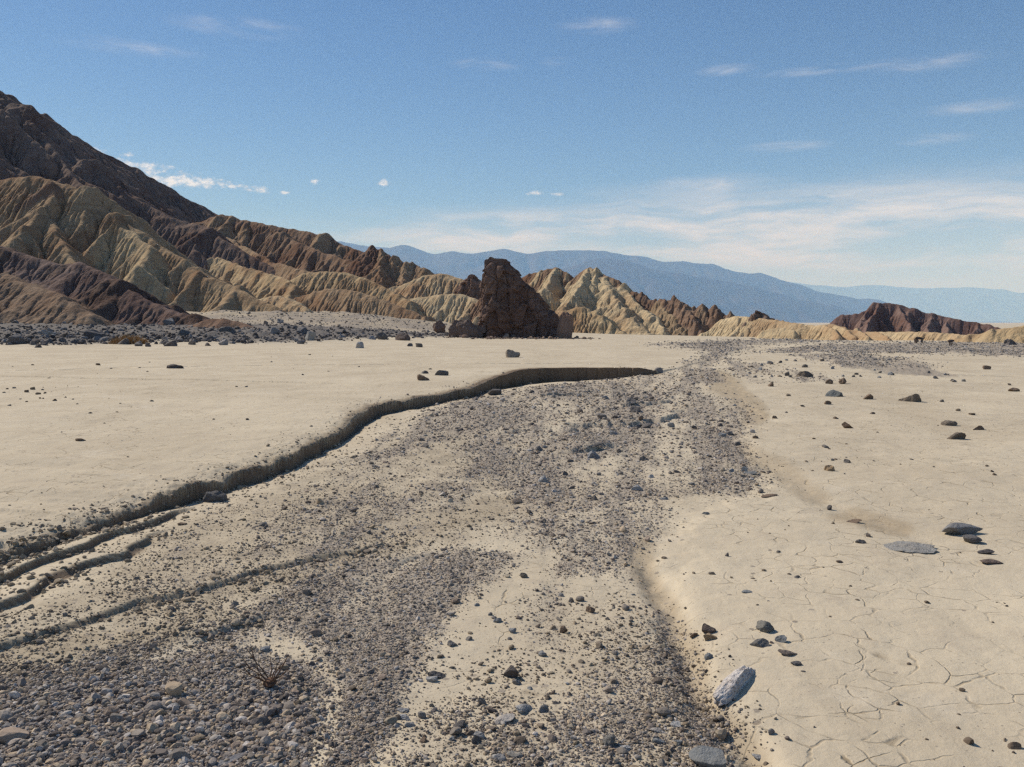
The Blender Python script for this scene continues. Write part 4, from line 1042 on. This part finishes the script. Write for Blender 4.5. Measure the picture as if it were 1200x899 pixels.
scatter(14, [(850, 640), (1000, 620), (1000, 760), (900, 830), (860, 760)], (4, 10), (.35, .6), PAL_FLAT, 'small dark stone on the near right silt', 'small stones on the near right silt', 36)
scatter(36, [(600, 460), (800, 460), (870, 500), (860, 575), (760, 640), (690, 650), (560, 560)], (6, 15), (.4, .65), PAL_CHAN, 'grey stone among the gravel of the middle channel', 'stones in the middle channel', 37)
scatter(30, [(560, 690), (740, 690), (790, 800), (800, 890), (470, 890), (500, 800)], (6, 14), (.45, .75), PAL_CHAN, 'small grey stone in the gritty sand of the centre foreground', 'stones in the centre foreground grit', 38)
scatter(26, [(0, 800), (220, 760), (430, 760), (430, 899), (0, 899)], (11, 21), (.4, .6), PAL_CHAN, 'larger grey stone lying in the dark foreground gravel', 'larger stones in the foreground gravel', 39)

# ------------------------------------------------------------------ gravel that nobody could count
def gravel(name, n, region, mapfun, size_fun, palette, label, seed, flat=(.45, .8), big=7.0, box=None):
    r = np.random.default_rng(seed)
    x0, x1, y0, y1 = region
    x = r.uniform(x0, x1, n); q = r.uniform(0, 1, n)
    y = y0 + (y1 - y0) * q
    X, Y = at_z(x, y, 0.0)
    if box: X = r.uniform(box[0], box[1], n); Y = r.uniform(box[2], box[3], n)
    keep = r.random(n) < mapfun(X, Y)
    X, Y, x, y = X[keep], Y[keep], x[keep], y[keep]
    X = X + r.normal(0, .01, len(X)) * Y
    Z = HG(X, Y)
    s = size_fun(r, X, Y, x, y)          # metres, radius
    px = 2 * s * F / Y
    ok = px > 1.2
    X, Y, Z, s, px = X[ok], Y[ok], Z[ok], s[ok], px[ok]
    Vs, Fs, Cs = [], [], []; off = 0
    pal = np.array(palette)
    if name == 'gravel': pal = pal * np.array([1.03, .985, .92])
    nv = 14
    for lod in (0, 1):
        sel_l = np.where((px >= big) if lod else (px < big))[0]
        which = r.integers(0, nv, len(sel_l))
        for k in range(nv):
            idx = sel_l[which == k]
            if not len(idx): continue
            if lod: V, Fc = rock_verts(2, 900 + k, 9, .10)
            else: V, Fc = rock_verts(1, 950 + k, 5, .15)
            m = len(idx)
            sc = np.stack([np.ones(m), r.uniform(.6, 1, m), r.uniform(*flat, m)], -1) * s[idx][:, None]
            P = V[None] * sc[:, None, :]
            tl = r.normal(0, .3, m); c, sn = np.cos(tl)[:, None], np.sin(tl)[:, None]
            P = np.stack([P[..., 0] * c - P[..., 2] * sn, P[..., 1], P[..., 0] * sn + P[..., 2] * c], -1)
            an = r.uniform(0, 2 * PI, m); c, sn = np.cos(an)[:, None], np.sin(an)[:, None]
            P = np.stack([P[..., 0] * c - P[..., 1] * sn, P[..., 0] * sn + P[..., 1] * c, P[..., 2]], -1)
            P = P + np.stack([X[idx], Y[idx], Z[idx] + s[idx] * r.uniform(.05, .4, m)], -1)[:, None, :]
            cc = pal[r.integers(0, len(pal), m)] * r.uniform(.75, 1.25, (m, 1))
            Vs.append(P.reshape(-1, 3)); Cs.append(np.repeat(cc, len(V), 0))
            Fs.append((Fc[None] + (off + np.arange(m) * len(V))[:, None, None]).reshape(-1, 3)); off += m * len(V)
    o = mesh_np(name, np.vstack(Vs), np.vstack(Fs), M_grav, False, np.vstack(Cs))
    tag(o, label, 'gravel', kind='stuff')
    print(name, len(X), 'stones')
    return o

PAL_G = [(.23, .21, .195), (.29, .27, .255), (.18, .16, .15), (.36, .345, .335), (.27, .22, .185), (.43, .41, .40), (.44, .375, .295), (.20, .18, .175), (.30, .27, .25), (.38, .315, .24), (.14, .125, .12)]
PAL_T = [(.22, .175, .125), (.28, .225, .16), (.17, .14, .11), (.14, .115, .095), (.34, .29, .22), (.2, .175, .15)]
def patchy(X, Y, seed, w): return fbm(X / w, Y / w, 4, seed)
def dens_g(X, Y):
    g = zg(X, Y)
    return np.clip(sstep(.12, .85, g + .25 * patchy(X, Y, 78, .2)), 0, 1) * (g > .03) * .9
def size_g(r, X, Y, x, y):
    big = sstep(740, 830, y) * sstep(420, 330, x)
    med = .0034 + .0024 * big + .005 * sstep(8, 25, Y)
    med = np.maximum(med, .78 * Y / F)
    s = med * np.exp(r.normal(0, .55, len(X)))
    return np.maximum(s, .62 * Y / F * 1.1) .clip(.003, .07)
gravel('gravel', 420000, (-350, 1000, 432, 1010), dens_g, size_g, PAL_G, 'dark grey gravel spread over the wash bed', 1)
def dens_t(X, Y):
    t = zt(X, Y); g = zg(X, Y)
    return np.clip(.95 * np.clip(t, 0, 1) + .25 * g, 0, 1) * sstep(-.45, .4, patchy(X, Y, 88, .5))
def size_t(r, X, Y, x, y):
    return np.maximum(.0036 * np.exp(r.normal(0, .6, len(X))), .6 * Y / F).clip(.002, .03)
gravel('grit', 420000, (-350, 1100, 470, 1010), dens_t, size_t, PAL_T, 'tan grit and crumbs scattered over the silt', 2)
def dens_far(X, Y): return np.clip(zg(X, Y) * 1.1, 0, 1) * sstep(27, 36, Y) * sstep(-.5, .2, patchy(X, Y, 90, 3.0))
def size_far(r, X, Y, x, y): return (np.maximum(.02, .62 * Y / F) * np.exp(r.normal(0, .45, len(X)))).clip(.015, .2)
gravel('rubble', 110000, (740, 1500, 386, 456), dens_far, size_far, [(.27, .25, .235), (.21, .19, .175), (.34, .32, .305), (.30, .25, .195)], 'grey cobbles strewn across the far side of the wash', 3)
def dens_berm(X, Y): return sstep(.2, .6, zb(X, Y))
def size_berm(r, X, Y, x, y): return (.075 * np.exp(r.normal(0, .6, len(X)))).clip(.04, .33)
gravel('rubble', 30000, (-350, 560, 380, 415), dens_berm, size_berm, [(.10, .088, .084), (.145, .132, .128), (.08, .068, .066), (.21, .195, .19), (.115, .093, .08)], 'dark grey cobbles heaped in the berm on the left', 4, (.6, .95))
def dens_plain(X, Y): return sstep(.15, .6, zg(X, Y)) * sstep(-.4, .3, patchy(X, Y, 92, 6.0)) * (np.abs(X + .1 * Y) < 60)
def size_plain(r, X, Y, x, y): return (.085 * np.exp(r.normal(0, .5, len(X)))).clip(.06, .4)
gravel('rubble', 9000, (0, 1, 500, 501), dens_plain, size_plain, [(.17, .155, .15), (.13, .115, .11), (.23, .215, .205), (.20, .165, .135)], 'grey stones strewn over the fan between the berm and the clay knolls', 8, box=(-62, 3, 84, 190))
def dens_crag(X, Y): return np.exp(-((X - 1.4) / 5.5) ** 4 - ((Y - 83.5) / 2.6) ** 2) * sstep(-.5, .3, patchy(X, Y, 91, 2.0))
def size_crag(r, X, Y, x, y): return (.09 * np.exp(r.normal(0, .6, len(X)))).clip(.05, .45)
gravel('rubble', 9000, (500, 720, 392, 404), dens_crag, size_crag, [(.20, .135, .10), (.15, .105, .085), (.26, .19, .14)], 'brown rock debris around the foot of the dark crag', 7)
def dens_s(X, Y):
    return .03 + .25 * sstep(.15, .5, patchy(X, Y, 95, 1.8 ))
def size_s(r, X, Y, x, y): return np.maximum(.010 * np.exp(r.normal(0, .5, len(X))), .75 * Y / F).clip(.003, .05)
gravel('pebbles', 9000, (-350, 1550, 408, 1000), dens_s, size_s, [(.16, .125, .095), (.22, .18, .14), (.12, .10, .09)], 'sparse small pebbles on the pale mud flats', 5)
def dens_clod(X, Y):
    s, p = polyline_sd(X, Y, BANK)
    a = np.exp(-((s + .12) / .16) ** 2) * .8 + np.exp(-((s - .1) / .2) ** 2) * .5 + np.exp(-((s + .35) / .3) ** 2) * .15
    for P, h, w, wig in LIPS[:4]:
        d, p = polyline_sd(X, Y, P); n = len(P) - 1
        a = np.maximum(a, np.exp(-((d + .02) / .06) ** 2) * .65 * sstep(0, .6, p) * sstep(n, n - .6, p))
    return np.clip(a * sstep(-.3, .4, patchy(X, Y, 99, .35)), 0, 1)
def size_c(r, X, Y, x, y): return (.0085 * np.exp(r.normal(0, .6, len(X)))).clip(.003, .035)
gravel('debris', 170000, (-350, 760, 425, 900), dens_clod, size_c, [(.40, .33, .245), (.34, .275, .195), (.28, .225, .16), (.22, .18, .14)], 'crumbled silt clods along the cut bank and ledges', 6)

# ------------------------------------------------------------------ dry plants
def twig_mesh(paths, r0, sides=5):
    Vs, Fs = [], []; off = 0
    for P in paths:
        n = len(P)
        for i in range(n):
            t = i / (n - 1); rr = r0 * (1 - .75 * t)
            d = P[min(i + 1, n - 1)] - P[max(i - 1, 0)]; d = d / (np.linalg.norm(d) + 1e-9)
            u = np.cross(d, [0.3, .2, 1]); u /= np.linalg.norm(u) + 1e-9; v = np.cross(d, u)
            for k in range(sides):
                a = 2 * PI * k / sides; Vs.append(P[i] + rr * (math.cos(a) * u + math.sin(a) * v))
        f = grid_faces(n, sides, True) + off; Fs.append(f); off += n * sides
    return np.array(Vs), np.vstack(Fs)
def flat_mat(name, c1, c2, sc=30):
    m, nt, b = new_mat(name, .9, .1); N = NT(nt)
    N.l(N.mix(N.mr(N.noise(pos_of(N), sc, 4), .35, .65), c1, c2), b.inputs['Base Color']); return m
M_twig = flat_mat('dead stem', (.10, .055, .035), (.17, .10, .065), 60)
M_straw = flat_mat('dry orange brush', (.30, .175, .075), (.42, .27, .12), 6)
X, Y, Z = on_ground(318, 806); s = Y / F
plant = bpy.data.objects.new('dry_plant', None); COL.objects.link(plant); plant.location = (X, Y, Z + .012)
tag(plant, 'small dead brown plant with bare stems in the dark gravel', 'plant')
V, Fc = rock_verts(3, 990, 5, .35); o = mesh_np('root_clump', V * np.array([.036, .03, .024]), Fc, M_twig, False, parent=plant); o.location = (.0, 0, .008)
for dx, dz, dy in [(-44, 27, .02), (-40, 22, -.02), (-36, 38, .05), (-28, 24, .02), (10, 34, .0), (18, 30, .03), (14, 28, -.03), (-16, 20, -.05), (16, 12, .04), (-8, 26, .06)]:
    r = np.random.default_rng(abs(dx * 31 + dz)); n = 9
    P = np.array([[dx * s * t + .004 * math.sin(5 * t + dx), dy * t * 1.5, (dz * s) * t ** .85] for t in np.linspace(0, 1, n)]) + r.normal(0, .0012, (n, 3))
    paths = [P]
    if abs(dx) > 12:
        q = P[5]; paths.append(np.array([q + (P[-1] - P[5]) * t * .7 + np.array([.012, 0, .02]) * t for t in np.linspace(0, 1, 5)]))
    V, Fq = twig_mesh(paths, .0036); mesh_np('stem', V, Fq, M_twig, True, parent=plant)
X, Y, Z = on_ground(146, 403); s = Y / F
r = np.random.default_rng(77); paths = []
for i in range(900):
    a = r.uniform(0, 2 * PI); q = math.sqrt(r.random()); w = 25 * s
    b0 = np.array([w * q * math.cos(a) * .9, .5 * w * q * math.sin(a), 0]); L = (15 * s) * r.uniform(.35, 1) * (1.08 - q * q * .8)
    d = np.array([math.cos(a) * q * .7 + r.normal(0, .3), math.sin(a) * q * .5 + r.normal(0, .3), 1.0]); d /= np.linalg.norm(d)
    paths.append(np.array([b0 + d * L * t + np.array([0, 0, -.12 * L * t * t]) for t in (0, .5, 1)]))
V, Fq = twig_mesh(paths, .022, 3)
o = mesh_np('dry_bush', V, Fq, M_straw, False); o.location = (X, Y + .6, Z - .05)
tag(o, 'orange brown dry bush on the dark cobble berm', 'bush')

# ------------------------------------------------------------------ air
HZ = dict(x=60000.0, y0=-2000.0, y1=64000.0, top=2950.0, bottom=-30.0)
def haze():
    x, y0, y1, t, b = 66000., -64000., 66000., 3000., -60.
    V = np.array([[sx * x, yy, zz] for zz in (b, t) for yy in (y0, y1) for sx in (-1, 1)])
    Fq = np.array([[0, 2, 3, 1], [4, 5, 7, 6], [0, 1, 5, 4], [2, 6, 7, 3], [0, 4, 6, 2], [1, 3, 7, 5]])
    m = bpy.data.materials.new('thin desert air'); m.use_nodes = True; nt = m.node_tree; nt.nodes.clear()
    out = nt.nodes.new('ShaderNodeOutputMaterial'); pv = nt.nodes.new('ShaderNodeVolumePrincipled')
    pv.inputs['Color'].default_value = (.30, .56, 1.0, 1); pv.inputs['Absorption Color'].default_value = (1, 1, 1, 1); pv.inputs['Density'].default_value = 5.6e-5; pv.inputs['Anisotropy'].default_value = 0.0
    nt.links.new(pv.outputs[0], out.inputs['Volume'])
    o = mesh_np('haze', V, Fq, m, False)
    tag(o, 'thin blue haze over the whole valley', 'haze', kind='stuff')
haze()

# ------------------------------------------------------------------ light
SUN_AZ, SUN_EL = math.radians(-54), math.radians(40)       # azimuth clockwise from the view direction
sd = Vector((math.sin(SUN_AZ) * math.cos(SUN_EL), math.cos(SUN_AZ) * math.cos(SUN_EL), math.sin(SUN_EL)))
sun = bpy.data.lights.new('sun', 'SUN'); sun.energy = 5.0; sun.angle = math.radians(.53); sun.color = (1, .965, .915)
so = bpy.data.objects.new('sun', sun); COL.objects.link(so); so.rotation_euler = sd.to_track_quat('Z', 'Y').to_euler()

w = bpy.data.worlds.new('World'); scene.world = w; w.use_nodes = True
nt = w.node_tree; nt.nodes.clear(); N = NT(nt)
out = N.n('ShaderNodeOutputWorld'); bg = N.n('ShaderNodeBackground')
sky = N.n('ShaderNodeTexSky', sky_type='NISHITA', sun_disc=False)
sky.sun_elevation = SUN_EL; sky.sun_rotation = SUN_AZ % (2 * PI); sky.altitude = 1500; sky.air_density = 1.0; sky.dust_density = .2; sky.ozone_density = 3.5
D = N.n('ShaderNodeTexCoord').outputs['Generated']
sx = N.n('ShaderNodeSeparateXYZ'); N.l(D, sx.inputs[0])
az = N.math('ARCTAN2', sx.outputs[0], sx.outputs[1]); el = N.math('ARCSINE', sx.outputs[2])
ce = N.n('ShaderNodeCombineXYZ'); N.l(az, ce.inputs[0]); N.l(el, ce.inputs[1])
AE = ce.outputs[0]
def azel(x, y):
    u, f_, v = ray(x, y); return float(math.atan2(u, f_)), float(math.atan2(v, math.hypot(u, f_)))
wn = N.n('ShaderNodeTexNoise'); wn.inputs['Scale'].default_value = 9; wn.inputs['Detail'].default_value = 3; N.l(AE, wn.inputs['Vector'])
wv = N.n('ShaderNodeVectorMath', operation='MULTIPLY_ADD'); N.l(wn.outputs['Color'], wv.inputs[0]); wv.inputs[1].default_value = (.10, .035, 0); N.l(AE, wv.inputs[2])
def blob(x, y, rx, ry, vec=AE, soft=1.0):
    a, e = azel(x, y)
    s_ = N.n('ShaderNodeVectorMath', operation='SUBTRACT'); N.l(vec, s_.inputs[0]); s_.inputs[1].default_value = (a, e, 0)
    m_ = N.n('ShaderNodeVectorMath', operation='MULTIPLY'); N.l(s_.outputs[0], m_.inputs[0]); m_.inputs[1].default_value = (F / rx, F / ry, 0)
    l_ = N.n('ShaderNodeVectorMath', operation='LENGTH'); N.l(m_.outputs[0], l_.inputs[0])
    return N.mr(l_.outputs['Value'], 0.0, 1.0 * soft, 1.0, 0.0)
def vmax(*a):
    r_ = a[0]
    for q in a[1:]: r_ = N.math('MAXIMUM', r_, q)
    return r_
def vadd(*a):
    r_ = a[0]
    for q in a[1:]: r_ = N.math('ADD', r_, q)
    return r_
streak = N.noise(N.mapping(wv.outputs[0], (5, 34, 1), (0, 0, .05)), 1.0, 7, .62)
wisp = N.noise(N.mapping(wv.outputs[0], (12, 70, 1), (0, 0, -.06)), 1.0, 6, .62)
puff = N.noise(N.mapping(AE, (70, 130, 1)), 1.0, 7, .66)
band = vadd(N.math('MULTIPLY', blob(980, 266, 560, 68), 1.0), N.math('MULTIPLY', blob(620, 282, 380, 46), .8), N.math('MULTIPLY', blob(840, 214, 90, 14), .5), N.math('MULTIPLY', blob(1150, 300, 330, 45), .4), N.math('MULTIPLY', N.mr(el, .09, .0), .22))
cirrus = N.math('MULTIPLY', N.math('MINIMUM', N.math('MULTIPLY', band, 1.25), 1.0), N.mr(streak, .36, .66, .14, 1.0))
wis = vmax(blob(700, 30, 60, 12), blob(655, 74, 28, 8), blob(570, 76, 50, 9), blob(850, 82, 45, 8), blob(1100, 74, 75, 11), blob(980, 80, 120, 7), blob(1095, 163, 50, 8), blob(1160, 124, 90, 9), blob(150, 55, 90, 10), blob(280, 32, 90, 14), blob(920, 172, 60, 8))
wis = N.math('MULTIPLY', N.math('MULTIPLY', wis, N.mr(wisp, .34, .75)), .42)
cum = vmax(blob(58, 150, 30, 9), blob(105, 177, 28, 13), blob(150, 181, 12, 5), blob(150, 198, 75, 17), blob(215, 212, 85, 16), N.math('MULTIPLY', vmax(blob(268, 217, 30, 9), blob(300, 223, 34, 8), blob(334, 226, 12, 4)), .85), N.math('MULTIPLY', vmax(blob(452, 214, 18, 7), blob(369, 213, 14, 6), blob(626, 227, 18, 6), blob(656, 228, 20, 6)), .72))
cumm = N.math('MULTIPLY', N.mr(N.math('ADD', cum, N.math('MULTIPLY', N.math('SUBTRACT', puff, .5), N.math('MULTIPLY', N.mr(cum, 0.0, .25), 3.4))), .36, 1.25), .8)
cl = N.math('MAXIMUM', N.math('MAXIMUM', cirrus, wis), cumm, clamp=True)
cloudcol = N.mix(cumm, (9.4, 9.4, 10.0), (14.0, 14.0, 14.6))
hs = N.n('ShaderNodeHueSaturation'); hs.inputs["Saturation"].default_value = 1.2; hs.inputs['Hue'].default_value = .508; N.l(sky.outputs[0], hs.inputs['Color'])
skyc = N.mix(cl, hs.outputs[0], cloudcol)
N.l(skyc, bg.inputs['Color']); bg.inputs['Strength'].default_value = .082
N.l(bg.outputs[0], out.inputs['Surface'])

# ------------------------------------------------------------------ camera
cam = bpy.data.cameras.new('camera'); co = bpy.data.objects.new('camera', cam); COL.objects.link(co)
co.location = (0, 0, CH); co.rotation_euler = (PI / 2 - PITCH, 0, 0)
cam.sensor_fit = 'HORIZONTAL'; cam.sensor_width = 36; cam.lens = 36 * F / 1200.0
cam.clip_start = .05; cam.clip_end = 200000
scene.camera = co
scene.view_settings.view_transform = 'Standard'; scene.view_settings.look = 'None'
scene.view_settings.exposure = 0.05; scene.view_settings.gamma = 1.0
scene.cycles.use_denoising = False; scene.cycles.sampling_pattern = 'BLUE_NOISE'; scene.cycles.filter_width = 1.4
scene.cycles.max_bounces = 5; scene.cycles.diffuse_bounces = 3; scene.cycles.volume_bounces = 1
